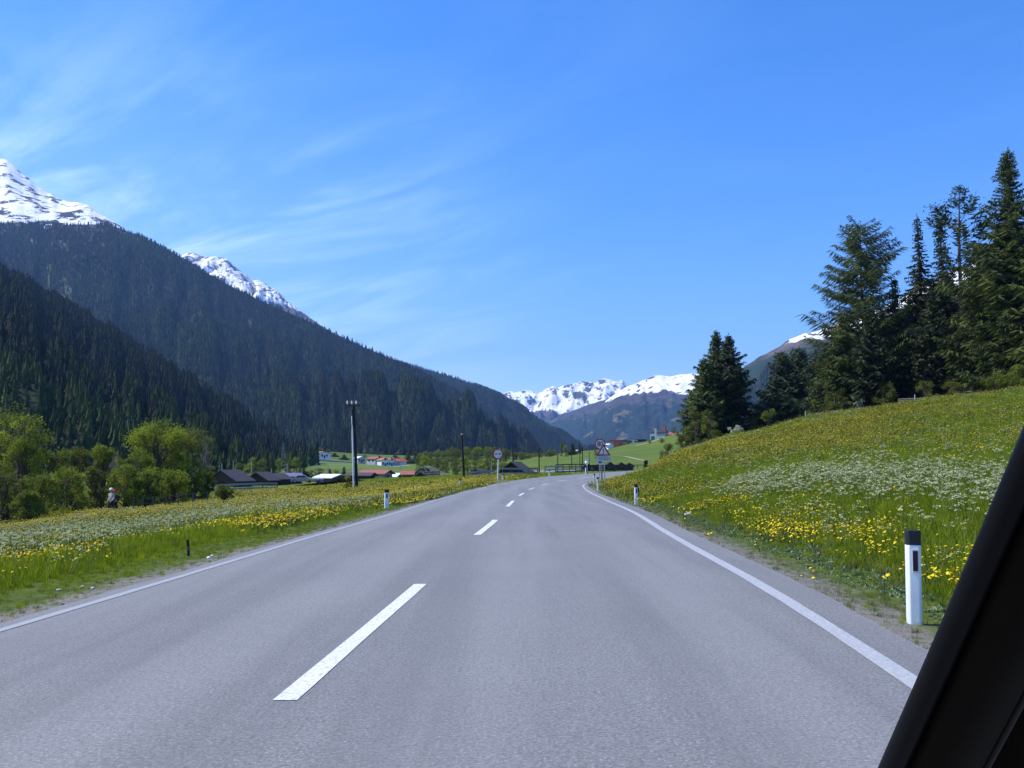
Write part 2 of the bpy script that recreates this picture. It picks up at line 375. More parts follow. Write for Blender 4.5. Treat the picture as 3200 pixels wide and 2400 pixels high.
# ------------------------------------------------------------------ ground material
def ground_mat():
    m = bpy.data.materials.new('ground_meadow_and_verge'); m.use_nodes = True; nt = m.node_tree; nt.nodes.clear()
    out = N(nt, 'ShaderNodeOutputMaterial'); bs = N(nt, 'ShaderNodeBsdfPrincipled'); bs.inputs['Roughness'].default_value = .95
    bs.inputs['Specular IOR Level'].default_value = .1
    geo = N(nt, 'ShaderNodeNewGeometry'); P = geo.outputs['Position']
    at_s = N(nt, 'ShaderNodeAttribute', attribute_name='verge'); s = at_s.outputs['Fac']
    at_f = N(nt, 'ShaderNodeAttribute', attribute_name='flower'); fl = at_f.outputs['Fac']
    sep = N(nt, 'ShaderNodeSeparateXYZ'); L(nt, P, sep.inputs[0])
    n1 = noise_n(nt, P, .35, 5); n2 = noise_n(nt, P, 3.0, 5); n3 = noise_n(nt, P, 40, 4); n4 = noise_n(nt, P, .03, 4)
    grass = mixc(nt, maprange(nt, n2, .35, .65), (.10, .14, .010), (.16, .205, .012))
    grass = mixc(nt, maprange(nt, n1, .35, .65), grass, (.12, .155, .012))
    far = mixc(nt, maprange(nt, n4, .4, .62), (.075, .125, .018), (.115, .145, .02))
    far = mixc(nt, math_n(nt, 'MULTIPLY', maprange(nt, n1, .4, .7), .5), far, (.06, .10, .016))
    grass = mixc(nt, maprange(nt, sep.outputs[1], 15, 60), mixc(nt, maprange(nt, n2, .35, .65), (.05, .075, .012), (.085, .11, .018)), grass)  # nearer ground darker, soil and shade both put into the grass colour
    grass = mixc(nt, maprange(nt, sep.outputs[1], 90, 190), grass, far)
    dirt = mixc(nt, maprange(nt, n3, .35, .65), (.09, .075, .062), (.21, .19, .175))
    dirt = mixc(nt, maprange(nt, noise_n(nt, P, 260, 2), .55, .7), dirt, (.42, .42, .42))
    dirt = mixc(nt, maprange(nt, noise_n(nt, P, 5.5, 4), .52, .66), dirt, (.10, .125, .05))
    sn = math_n(nt, 'MULTIPLY_ADD', noise_n(nt, P, 2.2, 5), 1.1, math_n(nt, 'SUBTRACT', s, .55))
    c = mixc(nt, maprange(nt, sn, .15, .75), dirt, grass)
    L(nt, c, bs.inputs['Base Color'])
    bn = N(nt, 'ShaderNodeBump'); bn.inputs['Strength'].default_value = .5; bn.inputs['Distance'].default_value = .03
    L(nt, n3, bn.inputs['Height']); L(nt, bn.outputs[0], bs.inputs['Normal'])
    L(nt, bs.outputs[0], out.inputs[0]); return m

# ------------------------------------------------------------------ ground sheet
def build_ground():
    Y = np.concatenate([np.linspace(-60, 4, 40), np.exp(np.linspace(math.log(4.3), math.log(320), 400)), np.exp(np.linspace(math.log(325), math.log(13500), 130))])
    c = np.concatenate([np.linspace(-1.6, -.75, 30)[:-1], np.linspace(-.75, .8, 420), np.linspace(.8, 1.8, 30)[1:]])
    W = np.where(Y < 6, np.hypot(np.minimum(Y, 0) * 1.5, 9), 0) * (Y < 6) + np.where(Y >= 6, 9 + (Y - 6) * .86, 0)
    Yg, C = np.meshgrid(Y, c, indexing='ij'); X = C * W[:, None]
    Z = ground_z(X, Yg)
    s, right = road_dist(X, Yg)
    V = np.stack([X, Yg, Z], -1).reshape(-1, 3)
    ny, nx = X.shape; i = np.arange(ny - 1)[:, None] * nx + np.arange(nx - 1)[None]
    F = np.stack([i, i + 1, i + nx + 1, i + nx], -1).reshape(-1, 4)
    me = np_mesh('ground', V, F, ground_mat(), True, {'verge': s.ravel(), 'flower': (s * 0).ravel()})
    tag(link('ground', me), 'green valley floor, meadow soil and gravelly road verge', 'ground', kind='structure')
build_ground()

# ------------------------------------------------------------------ road
def asphalt_mat():
    m = bpy.data.materials.new('worn_asphalt'); m.use_nodes = True; nt = m.node_tree; nt.nodes.clear()
    out = N(nt, 'ShaderNodeOutputMaterial'); bs = N(nt, 'ShaderNodeBsdfPrincipled')
    geo = N(nt, 'ShaderNodeNewGeometry'); P = geo.outputs['Position']
    fine = noise_n(nt, P, 42, 4, .8); sp = noise_n(nt, P, 60, 2, .6); big = noise_n(nt, P, .35, 5, .6)
    at_w = N(nt, 'ShaderNodeAttribute', attribute_name='across'); w = at_w.outputs['Fac']
    # wheel tracks polished a little lighter, along the lanes
    trk = math_n(nt, 'SINE', math_n(nt, 'MULTIPLY', w, 25.13))
    mid = noise_n(nt, P, 9, 5, .7)
    base = mixc(nt, maprange(nt, fine, .3, .7), ASPH1, ASPH2)
    base = mixc(nt, math_n(nt, 'MULTIPLY', maprange(nt, mid, .4, .66), .22), base, (.255, .255, .25))
    base = mixc(nt, math_n(nt, 'MULTIPLY', maprange(nt, sp, .58, .70), .8), base, (.42, .42, .42))
    base = mixc(nt, math_n(nt, 'MULTIPLY', maprange(nt, big, .35, .65), .2), base, (.115, .116, .118))
    base = mixc(nt, math_n(nt, 'MULTIPLY', maprange(nt, trk, -.4, 1), .14), base, (.30, .30, .295))
    st = noise_n(nt, mapping_n(nt, P, (1.1, .035, 1), (0, 0, math.radians(-6))), 1.3, 5, .6)
    base = mixc(nt, math_n(nt, 'MULTIPLY', maprange(nt, st, .42, .66), .34), base, (.105, .106, .108))
    L(nt, base, bs.inputs['Base Color']); bs.inputs['Roughness'].default_value = .72; bs.inputs['Specular IOR Level'].default_value = .35
    bn = N(nt, 'ShaderNodeBump'); bn.inputs['Strength'].default_value = .6; bn.inputs['Distance'].default_value = .006
    L(nt, fine, bn.inputs['Height']); L(nt, bn.outputs[0], bs.inputs['Normal'])
    L(nt, bs.outputs[0], out.inputs[0]); return m
ASPH1 = (.088, .088, .088); ASPH2 = (.25, .25, .245)
def strip(fa, fb, Y, dz, m, name, parent=None, wavy=0.0, across=8):
    t = np.linspace(0, 1, across + 1)
    xa, xb = fa(Y), fb(Y); rng = np.random.default_rng(5)
    if wavy: xa = xa + (fbm(Y * 1.3, Y * 0 + 3.3, 4, 3)) * wavy; xb = xb + (fbm(Y * 1.3, Y * 0 + 9.3, 6, 3)) * wavy
    X = xa[:, None] * (1 - t) + xb[:, None] * t; Yg = np.repeat(Y[:, None], across + 1, 1); Z = ZR(Yg) + dz
    V = np.stack([X, Yg, Z], -1).reshape(-1, 3); ny, nx = X.shape
    i = np.arange(ny - 1)[:, None] * nx + np.arange(nx - 1)[None]
    F = np.stack([i, i + 1, i + nx + 1, i + nx], -1).reshape(-1, 4)
    me = np_mesh(name, V, F, m, True, {'across': np.repeat(t[None], ny, 0).ravel()})
    return link(name, me, parent)
Yroad = np.concatenate([np.arange(-60, 4, 2.), np.arange(4, 60, .3), np.arange(60, ROAD_END + .1, 1.)])
M_ASPH = asphalt_mat()
tag(strip(lambda y: XL(y) - .16, lambda y: XR(y) + .38, Yroad, 0, M_ASPH, 'road', wavy=.05), 'grey asphalt country road bending right', 'road', kind='structure')
def paint_mat(name, c, wear):
    m = bpy.data.materials.new(name); m.use_nodes = True; nt = m.node_tree; nt.nodes.clear()
    out = N(nt, 'ShaderNodeOutputMaterial'); bs = N(nt, 'ShaderNodeBsdfPrincipled'); geo = N(nt, 'ShaderNodeNewGeometry'); P = geo.outputs['Position']
    w = maprange(nt, noise_n(nt, P, 34, 6, .8), .62 - wear, .76 - wear)
    b = maprange(nt, noise_n(nt, P, 2.5, 4), .35, .7, 0, .3)
    cc = mixc(nt, b, c, tuple(x * .8 for x in c)); cc = mixc(nt, math_n(nt, 'MULTIPLY', w, .75), cc, (.26, .27, .29))
    L(nt, cc, bs.inputs['Base Color']); bs.inputs['Roughness'].default_value = .6; L(nt, bs.outputs[0], out.inputs[0]); return m
M_LINE = paint_mat('worn_edge_line_paint', (.43, .44, .44), .20); M_DASH = paint_mat('white_centre_line_paint', (.70, .71, .71), .15)
def slope_w(f, Y): return np.sqrt(1 + ((f(Y + 1) - f(Y - 1)) / 2) ** 2)
Yl = np.concatenate([np.arange(-20, 60, .3), np.arange(60, ROAD_END - 2, 1.)])
M_LINE2 = paint_mat('faint_edge_line_paint', (.36, .365, .36), .22)
tag(strip(lambda y: XL(y), lambda y: XL(y) + .095 * slope_w(XL, y), Yl, .004, M_LINE2, 'road_marking_edge_line', across=1, wavy=.008), 'solid pale edge line along the meadow side', 'road marking', kind='structure')
tag(strip(lambda y: XR(y) - .14 * slope_w(XR, y), lambda y: XR(y), Yl, .004, M_LINE, 'road_marking_edge_line', across=1, wavy=.008), 'solid pale edge line along the gravel verge', 'road marking', kind='structure')
dash_y = [(2190, 1826), (1672, 1625), (1583, 1565), (1549, 1541), (1530, 1524), (1516, 1512), (1504, 1500), (1494, 1491)]
dl = ['long white centre dash nearest the car', 'second white centre dash up the road', 'third white centre dash up the road', 'fourth white centre dash, short with distance',
      'fifth white centre dash up the road', 'sixth white centre dash, at the start of the bend', 'seventh white centre dash, inside the bend', 'farthest thin white centre dash in the bend']
for k, (a, b) in enumerate(dash_y):
    ya = road_hit(1600, a)[1]; yb = road_hit(1600, b)[1]
    Y = np.linspace(ya, yb, 14)
    tag(strip(lambda y: XC(y) - .065 * slope_w(XC, y), lambda y: XC(y) + .065 * slope_w(XC, y), Y, .004, M_DASH, 'road_marking_dash', across=1, wavy=.006), dl[k], 'road marking', 'centre line dashes', 'structure')

# ------------------------------------------------------------------ mountains
def clearing_field(P, spots):
    px, py = proj(P[..., 0], P[..., 1], P[..., 2]); c = np.zeros(px.shape)
    for (x, y, rx, ry, ang) in spots:
        a = math.radians(ang); dx, dy = px - x, py - y; u = (dx * math.cos(a) + dy * math.sin(a)) / rx; v = (-dx * math.sin(a) + dy * math.cos(a)) / ry
        n = fbm(px / 14.0 + x, py / 14.0, 5, 4) * .9; c = np.maximum(c, 1.25 - np.sqrt(u * u + v * v) + n * .7)
    return np.clip(c, 0, 1)
def mountain_mat(name, snow_z=None, snow_amp=120, patch=.6, forest_z=1e9, f_amp=80, rock=((.13, .10, .085), (.21, .17, .14)),
                 forest=((.012, .025, .014), (.035, .055, .022)), sc=.004, tree_sc=.12, patch_sc=.012, clear=.0, tilt=0.0):
    m = bpy.data.materials.new(name); m.use_nodes = True; nt = m.node_tree; nt.nodes.clear()
    out = N(nt, 'ShaderNodeOutputMaterial'); bs = N(nt, 'ShaderNodeBsdfPrincipled'); bs.inputs['Roughness'].default_value = .95
    bs.inputs['Specular IOR Level'].default_value = .05
    geo = N(nt, 'ShaderNodeNewGeometry'); P = geo.outputs['Position']; sep = N(nt, 'ShaderNodeSeparateXYZ'); L(nt, P, sep.inputs[0])
    z = sep.outputs[2]
    if tilt: z = math_n(nt, 'MULTIPLY_ADD', sep.outputs[0], tilt, z)
    n1 = noise_n(nt, P, sc, 8, .6); n2 = noise_n(nt, P, sc * 6, 6, .6)
    rk = mixc(nt, maprange(nt, n2, .35, .65), rock[0], rock[1])
    fo = mixc(nt, maprange(nt, noise_n(nt, P, tree_sc, 3, .7), .35, .65), forest[0], forest[1])
    fo = mixc(nt, math_n(nt, 'MULTIPLY', maprange(nt, n1, .45, .65), .5), fo, forest[1])
    if clear:
        fo = mixc(nt, maprange(nt, noise_n(nt, mapping_n(nt, P, (1, .25, 1.6), (0, .5, 0)), sc * 2.2, 6, .6), .66 - clear, .70 - clear), fo, (.13, .115, .06))
    ca = N(nt, 'ShaderNodeAttribute', attribute_name='clearing')
    fo = mixc(nt, maprange(nt, ca.outputs['Fac'], .25, .6), fo, mixc(nt, maprange(nt, noise_n(nt, P, .02, 5), .4, .6), (.12, .11, .09), (.07, .085, .03)))
    zz = math_n(nt, 'MULTIPLY_ADD', math_n(nt, 'SUBTRACT', n2, .5), f_amp * 2, z)
    c = mixc(nt, maprange(nt, zz, forest_z - 30, forest_z + 30), fo, rk)
    if snow_z is not None:
        ns = math_n(nt, 'MULTIPLY_ADD', math_n(nt, 'SUBTRACT', n1, .5), snow_amp * 2, z)
        ns = math_n(nt, 'MULTIPLY_ADD', math_n(nt, 'SUBTRACT', n2, .5), snow_amp * .9, ns)
        s = maprange(nt, ns, snow_z - 6, snow_z + 6)
        pn = noise_n(nt, mapping_n(nt, P, (1.5, .8, 1.5), (.3, .7, .5)), patch_sc, 10, .72)
        pv = maprange(nt, pn, patch, patch + .035)
        hi = maprange(nt, ns, snow_z, snow_z + snow_amp * 2.2, 1, .45)
        s = math_n(nt, 'MULTIPLY', s, math_n(nt, 'SUBTRACT', 1.0, pv))
        c = mixc(nt, s, c, (.9, .91, .93))
    bn = N(nt, 'ShaderNodeBump'); bn.inputs['Strength'].default_value = .6; bn.inputs['Distance'].default_value = 12
    L(nt, n2, bn.inputs['Height']); L(nt, bn.outputs[0], bs.inputs['Normal'])
    L(nt, c, bs.inputs['Base Color']); L(nt, bs.outputs[0], out.inputs[0]); return m

RIDGES = {}
def ridge(name, crest, base, nu, nv, amp, nsc, m, label, seed=1, camp=0.0, power=1.0, rid=0.0, gully=0.0, spots=()):
    cp = np.array(crest, float); bp = np.array(base, float)
    px = np.linspace(cp[0, 0], cp[-1, 0], nu)
    cy = np.interp(px, cp[:, 0], cp[:, 1]); cD = Pchip(cp[:, 0], cp[:, 2])(px)
    bD = np.interp(px, bp[:, 0], bp[:, 1]); bz = np.interp(px, bp[:, 0], bp[:, 2])
    Cx, Cy, Cz = unproj(px, cy, cD)
    if camp: Cz = Cz + camp * fbm(px / 30.0, px * 0 + seed, seed, 5, .6)
    Bx, By, _ = unproj(px, 1445, bD); Bz = bz
    t = np.linspace(0, 1, nv)[:, None]
    X = Bx * (1 - t) + Cx * t; Y = By * (1 - t) + Cy * t; tz = t ** power; Z = Bz * (1 - tz) + Cz * tz
    env = (4 * t * (1 - t)) ** .6
    d = fbm(X / nsc, Y / nsc, seed, 5, .5)
    if rid: d = d * (1 - rid) + rid * (1 - 2 * np.abs(fbm(X / nsc * 1.3, Y / nsc * 1.3, seed + 9, 5, .55)) * 1.6)
    Z = Z + env * amp * d
    if gully:     # gullies running down the fall line
        g = np.abs(fbm(px / 90.0 + t * .3, px * 0 + t * 1.2, seed + 3, 4, .55)); Z = Z - env * gully * (1 - np.clip(g * 4, 0, 1))
    # far side
    dx = Cx - Bx; dy = Cy - By; ln = np.hypot(dx, dy); H = Cz + 8
    tb = np.linspace(0, 1, 9)[1:, None]
    Xb = Cx + dx / ln * H * 1.3 * tb; Yb = Cy + dy / ln * H * 1.3 * tb; Zb = Cz - H * tb ** .9
    X = np.vstack([X, Xb]); Y = np.vstack([Y, Yb]); Z = np.vstack([Z, Zb])
    V = np.stack([X, Y, Z], -1); n0, n1 = X.shape
    i = np.arange(n0 - 1)[:, None] * n1 + np.arange(n1 - 1)[None]
    F = np.stack([i, i + 1, i + n1 + 1, i + n1], -1).reshape(-1, 4)
    tag(link(name, np_mesh(name, V.reshape(-1, 3), F, m, True, {'clearing': clearing_field(V, spots).ravel()})), label, 'mountain', kind='structure')
    RIDGES[name + str(seed)] = V[:nv]
    return V[:nv], px

def sample_grid(V, n, seed, t0=0.0, t1=1.0, pxr=None, fpow=1.0):
    rng = np.random.default_rng(seed)
    A = V[:-1, :-1]; B = V[1:, 1:]; C = V[:-1, 1:]; D = V[1:, :-1]
    area = np.linalg.norm(np.cross(B - A, C - D), axis=-1)
    nv, nu = area.shape; tt = (np.arange(nv) + .5) / nv
    area = area * ((tt >= t0) & (tt <= t1))[:, None]
    if pxr is not None:
        px, a, b = pxr; pm = (px[:-1] + px[1:]) / 2; area = area * ((pm > a) & (pm < b))[None]
    p = (area / area.sum()).ravel(); k = rng.choice(len(p), n, p=p); i, j = k // nu, k % nu
    u = rng.random(n)[:, None]; v = rng.random(n)[:, None]
    P = (A[i, j] * (1 - u) + C[i, j] * u) * (1 - v) + (D[i, j] * (1 - u) + B[i, j] * u) * v
    return P, (i + v[:, 0]) / nv, (j + u[:, 0]) / nu

# ---- instanced stuff (grass, flowers, far forest): one object with a geometry-nodes scatter
def scatter(name, P, scl, rot, idx, protos, label, cat, tilt=None):
    me = bpy.data.meshes.new(name); P = np.asarray(P, np.float32); n = len(P)
    me.vertices.add(n); me.vertices.foreach_set('co', P.ravel())
    def at_(nm, ty, v):
        a = me.attributes.new(nm, ty, 'POINT'); a.data.foreach_set('vector' if ty == 'FLOAT_VECTOR' else 'value', v)
    scl = np.asarray(scl, np.float32)
    if scl.ndim == 1: scl = np.repeat(scl[:, None], 3, 1)
    at_('scl', 'FLOAT_VECTOR', scl.ravel())
    rv = np.zeros((n, 3), np.float32); rv[:, 2] = rot
    if tilt is not None: rv[:, 0] = tilt[:, 0]; rv[:, 1] = tilt[:, 1]
    at_('rotv', 'FLOAT_VECTOR', rv.ravel()); at_('idx', 'INT', np.asarray(idx, np.int32))
    pc = bpy.data.collections.new(name + '_kinds')
    for i, (pm) in enumerate(protos):
        o = bpy.data.objects.new('%s_kind_%02d' % (name, i), pm); pc.objects.link(o)
    ng = bpy.data.node_groups.new(name + '_scatter', 'GeometryNodeTree')
    ng.interface.new_socket(name='Geometry', in_out='INPUT', socket_type='NodeSocketGeometry')
    ng.interface.new_socket(name='Geometry', in_out='OUTPUT', socket_type='NodeSocketGeometry')
    gi = ng.nodes.new('NodeGroupInput'); go = ng.nodes.new('NodeGroupOutput')
    ci = ng.nodes.new('GeometryNodeCollectionInfo'); ci.inputs['Collection'].default_value = pc
    ci.inputs['Separate Children'].default_value = True; ci.inputs['Reset Children'].default_value = True
    ip = ng.nodes.new('GeometryNodeInstanceOnPoints'); ip.inputs['Pick Instance'].default_value = True
    def na(nm, ty):
        a = ng.nodes.new('GeometryNodeInputNamedAttribute'); a.data_type = ty; a.inputs['Name'].default_value = nm
        return [o for o in a.outputs if o.enabled and o.name == 'Attribute'][0]
    mp = ng.nodes.new('GeometryNodeMeshToPoints')
    ng.links.new(gi.outputs[0], mp.inputs['Mesh']); ng.links.new(mp.outputs[0], ip.inputs['Points'])
    ng.links.new(ci.outputs[0], ip.inputs['Instance'])
    ng.links.new(na('idx', 'INT'), ip.inputs['Instance Index']); ng.links.new(na('scl', 'FLOAT_VECTOR'), ip.inputs['Scale'])
    er = ng.nodes.new('FunctionNodeEulerToRotation'); ng.links.new(na('rotv', 'FLOAT_VECTOR'), er.inputs[0]); ng.links.new(er.outputs[0], ip.inputs['Rotation'])
    ng.links.new(ip.outputs[0], go.inputs[0])
    o = link(name, me); md = o.modifiers.new('scatter', 'NODES'); md.node_group = ng
    tag(o, label, cat, kind='stuff'); return o

def tree_mat(name, c1, c2, trans=.1):
    return mat(name, c1, .85, .3, .25, trans=trans, col2=c2, rnd=.45)
def far_conifer(seed, r, layers=6, m=None, gap=.1, ragged=.45):
    rng = random.Random(seed); V = []; F = []
    z0 = gap
    for l in range(layers):
        a = l / layers; zb = z0 + (1 - z0) * a * .97; zt = min(1.0, zb + (1 - z0) / layers * 1.9)
        R = r * (1 - a) ** .85 + .012; n = 9; b = len(V)
        V.append((rng.uniform(-.01, .01), 0, zt))
        off = rng.random() * 6
        for k in range(n):
            rr = R * (1 - ragged * (k % 2) * rng.uniform(.6, 1.1)) * rng.uniform(.8, 1.15); t = off + 2 * math.pi * k / n
            V.append((rr * math.cos(t), rr * math.sin(t), zb - (.02 if k % 2 else .05) * rng.uniform(.5, 1.5)))
        for k in range(n): F.append((b, b + 1 + k, b + 1 + (k + 1) % n))
    b = len(V)
    for z, rr in ((0, .012), (.3, .009)):
        for k in range(4): V.append((rr * math.cos(k * 1.57), rr * math.sin(k * 1.57), z - .03))
    for k in range(4): F.append((b + k, b + (k + 1) % 4, b + 4 + (k + 1) % 4, b + 4 + k))
    return np_mesh('far_conifer', V, F, m)
def far_broadleaf(seed, m):
    rng = random.Random(seed); V = []; F = []
    for c in range(90):
        z = rng.uniform(.12, 1.0); R = .42 * math.sin(math.pi * min(.95, max(.1, z * .85 + .1))) ** .6; t = rng.random() * 6.28; q = math.sqrt(rng.random())
        x, y = R * q * math.cos(t), R * q * math.sin(t); s = rng.uniform(.05, .11)
        d = [Vector((rng.uniform(-1, 1), rng.uniform(-1, 1), rng.uniform(-.6, .6))).normalized() * s for _ in range(2)]
        b = len(V); V += [(x + d[0].x, y + d[0].y, z + d[0].z), (x + d[1].x, y + d[1].y, z + d[1].z), (x - d[0].x, y - d[0].y, z - d[0].z), (x - d[1].x, y - d[1].y, z - d[1].z)]
        F.append((b, b + 1, b + 2, b + 3))
    return np_mesh('far_broadleaf', V, F, m)
M_FT1 = tree_mat('forest_dark', (.009, .018, .006), (.023, .036, .009))
M_FT2 = tree_mat('forest_larch', (.04, .075, .014), (.085, .125, .02), .3)
M_FT3 = tree_mat('forest_broadleaf', (.06, .085, .016), (.10, .13, .02), .3)
M_FT4 = tree_mat('forest_bare', (.035, .03, .028), (.06, .05, .045), .05)
FPROT = [far_conifer(1, .15, 7, M_FT1), far_conifer(2, .19, 6, M_FT1), far_conifer(3, .13, 7, M_FT1), far_conifer(4, .17, 7, M_FT1),
         far_conifer(5, .20, 5, M_FT2, .15, .55), far_conifer(6, .16, 6, M_FT2), far_broadleaf(7, M_FT3), far_conifer(8, .15, 5, M_FT4, .2, .7)]
def forest(name, V, px, n, seed, hmin, hmax, label, larch=.18, leaf=0.0, bare=.0, t0=0, t1=1, pxr=None, gaps=.0, gsc=60, hnear=(0, 1), spots=()):
    rng = np.random.default_rng(seed); P, t, u = sample_grid(V, n, seed, t0, t1, pxr)
    keep = np.ones(len(P), bool)
    if gaps: keep = fbm(P[:, 0] / gsc, P[:, 1] / (gsc * 2.5), seed + 5, 4) + rng.normal(0, .10, n) > -1 + gaps
    if spots: keep &= clearing_field(P, spots) < rng.uniform(.2, 1.25, n)
    ll = fbm(P[:, 0] / 90, P[:, 1] / 90, seed + 7, 3)
    r = rng.random(n); q = larch * np.clip(1 + 4.5 * ll, .15, 3)
    idx = rng.integers(0, 4, n); idx = np.where(r < q, rng.integers(4, 6, n), idx)
    r2 = rng.random(n); idx = np.where(r2 < leaf, 6, idx); idx = np.where(rng.random(n) < bare * sstep(t, .35, .95), 7, idx)
    h = rng.uniform(hmin, hmax, n) * (1 + .25 * ll)
    h = h * (.42 + .58 * sstep(P[:, 1], hnear[0], hnear[1]))
    P = P[keep]; h = h[keep]; idx = idx[keep]
    P[:, 2] -= .6; w = rng.uniform(.85, 1.3, len(P))
    scatter(name, P, np.stack([h * w, h * w, h], 1), rng.random(len(P)) * 6.28, idx, FPROT, label, 'forest')

# near dark wooded spur on the left
MF = mountain_mat('forest_floor', forest_z=1e9, forest=((.010, .018, .010), (.03, .034, .018)), sc=.01, tree_sc=.15)
V1, p1 = ridge('hill', [(-900, 458, 1350), (-400, 670, 1250), (0, 867, 1150), (181, 954, 1100), (280, 1018, 1080), (407, 1091, 1050), (542, 1170, 1000),
                        (700, 1272, 900), (850, 1375, 760), (940, 1441, 620), (990, 1441, 560)],
               [(-900, 180, -3.2), (0, 200, -3.2), (600, 260, -3.2), (760, 330, -3), (900, 430, -2.5), (990, 545, -2)], 160, 50, 26, 160, MF, 'dark wooded spur rising on the left side of the valley', 1, gully=16, spots=[(672, 1241, 14, 9, 20)])
forest('forest', V1, p1, 34000, 11, 9, 18, 'dark spruce forest with bright larches covering the near left spur', larch=.16, hnear=(180, 800))
# main wooded mountainside
SP2_ = [(150, 880, 9, 80, 4), (205, 930, 26, 75, 8), (200, 770, 36, 28, 10), (95, 755, 30, 10, 20), (300, 720, 40, 8, 20), (500, 890, 5, 22, 0), (590, 1065, 16, 8, 0), (375, 1000, 10, 12, 0), (620, 1040, 22, 5, 0), (940, 1020, 22, 6, 25),
        (1190, 1216, 18, 8, 0), (1285, 1240, 8, 26, 0), (1290, 1322, 40, 11, 25), (1385, 1388, 50, 16, 32), (1440, 1255, 40, 10, 40), (780, 1010, 10, 20, 0), (700, 1130, 14, 10, 10), (1020, 1180, 18, 8, 20), (860, 1200, 10, 18, 0)]
MS2 = mountain_mat('mountainside_floor', forest_z=560, f_amp=70, forest=((.010, .018, .012), (.026, .032, .02)), sc=.003, tree_sc=.08, clear=.02, rock=((.05, .045, .04), (.11, .095, .08)), snow_z=720, snow_amp=90, patch=.45)
V2, p2 = ridge('mountain', [(-900, 610, 3000), (-400, 665, 2950), (0, 698, 2900), (200, 702, 2850), (339, 702, 2800), (430, 735, 2780), (579, 811, 2740), (700, 883, 2700), (850, 958, 2660),
                            (940, 993, 2620), (1000, 1023, 2600), (1157, 1094, 2550), (1300, 1157, 2450), (1346, 1178, 2400), (1460, 1238, 2300), (1550, 1324, 2100), (1620, 1383, 1900), (1700, 1438, 1600), (1740, 1441, 1450)],
               [(-900, 1500, 5), (0, 1500, 5), (900, 1250, 10), (1150, 1000, 8), (1300, 1000, 8), (1500, 1100, 8), (1740, 1350, 9)], 300, 90, 75, 330, MS2,
               'long wooded mountainside descending from left towards the valley mouth', 2, gully=38, camp=3, spots=SP2_)
forest('forest', V2, p2, 110000, 12, 8, 15, 'blue-green conifer forest covering the long left mountainside', larch=.34, bare=.30, gaps=.46, gsc=140, spots=SP2_)
# spur behind it, bluer
V3, p3 = ridge('mountain', [(1250, 1135, 4200), (1346, 1159, 4100), (1425, 1182, 4000), (1500, 1209, 3950), (1570, 1241, 3900), (1640, 1282, 3800), (1707, 1328, 3700), (1760, 1356, 3550), (1816, 1390, 3300), (1870, 1422, 3000), (1900, 1441, 2700)],
               [(1250, 2700, 10), (1600, 2500, 10), (1900, 2500, 12)], 150, 60, 70, 300, MS2, 'bluish wooded spur behind the long mountainside', 3, gully=40, camp=2)
forest('forest', V3, p3, 34000, 13, 9, 15, 'hazy blue forest on the spur at the valley mouth', larch=.25, gaps=.3, gsc=150)
# snow summit above the tree line, far left
MSN1 = mountain_mat('snow_summit', snow_z=850, snow_amp=50, patch=.52, forest_z=900, rock=((.04, .038, .04), (.09, .078, .07)), patch_sc=.009, sc=.004)
ridge('mountain', [(-900, 250, 4700), (-400, 380, 4500), (-150, 455, 4400), (0, 495, 4300), (20, 500, 4300), (45, 518, 4280), (70, 540, 4260), (110, 575, 4230), (150, 602, 4200), (190, 622, 4160), (212, 632, 4150), (240, 632, 4100), (272, 638, 4080),
                   (290, 652, 4050), (320, 678, 4000), (345, 697, 3950), (420, 740, 3900), (560, 830, 3800)],
      [(-900, 2900, 560), (0, 2870, 560), (345, 2830, 560), (560, 2800, 400)], 260, 90, 60, 420, MSN1, 'snow-covered summit with rock bands at the far left', 4, camp=7, power=.9)
# second snow peak
MSN2 = mountain_mat('snow_crags', snow_z=810, snow_amp=60, patch=.51, forest_z=500, rock=((.07, .07, .08), (.15, .135, .13)), patch_sc=.014, sc=.005)
ridge('mountain', [(480, 850, 5600), (560, 800, 5600), (585, 792, 5600), (600, 789, 5600), (622, 797, 5590), (645, 803, 5560), (668, 803, 5540), (695, 803, 5520), (712, 812, 5500), (735, 832, 5500), (765, 855, 5480), (790, 877, 5450),
                   (812, 880, 5440), (835, 890, 5420), (862, 910, 5400), (890, 935, 5380), (920, 960, 5350), (945, 978, 5300), (1000, 1020, 5200), (1150, 1110, 5000)],
      [(480, 3900, 400), (1150, 3800, 200)], 240, 80, 130, 300, MSN2, 'craggy snow peak showing above the long wooded slope', 5, camp=11, rid=.6)
# far snowy range
MFM1 = mountain_mat('far_snow_range', snow_z=430, snow_amp=110, patch=.53, forest_z=360, f_amp=90, rock=((.05, .048, .055), (.11, .095, .09)), forest=((.02, .035, .025), (.05, .06, .035)), patch_sc=.0058, sc=.0022, tree_sc=.03)
ridge('mountain', [(1480, 1260, 9800), (1560, 1238, 9800), (1592, 1224, 9800), (1618, 1230, 9750), (1640, 1222, 9700), (1660, 1223, 9700), (1678, 1231, 9700), (1695, 1222, 9650), (1712, 1217, 9650), (1728, 1208, 9600), (1744, 1216, 9600),
                   (1760, 1210, 9600), (1785, 1204, 9550), (1808, 1200, 9500), (1818, 1194, 9500), (1832, 1191, 9500), (1850, 1194, 9500), (1858, 1199, 9500), (1880, 1192, 9500), (1899, 1189, 9450), (1925, 1189, 9400), (1944, 1187, 9400), (1963, 1204, 9400), (1985, 1225, 9400), (2080, 1260, 9400)],
      [(1480, 6800, 20), (2080, 6900, 20)], 260, 110, 190, 700, MFM1, 'distant snowy range closing the valley, left of the smooth ski slope', 6, camp=14, rid=.7, gully=60)
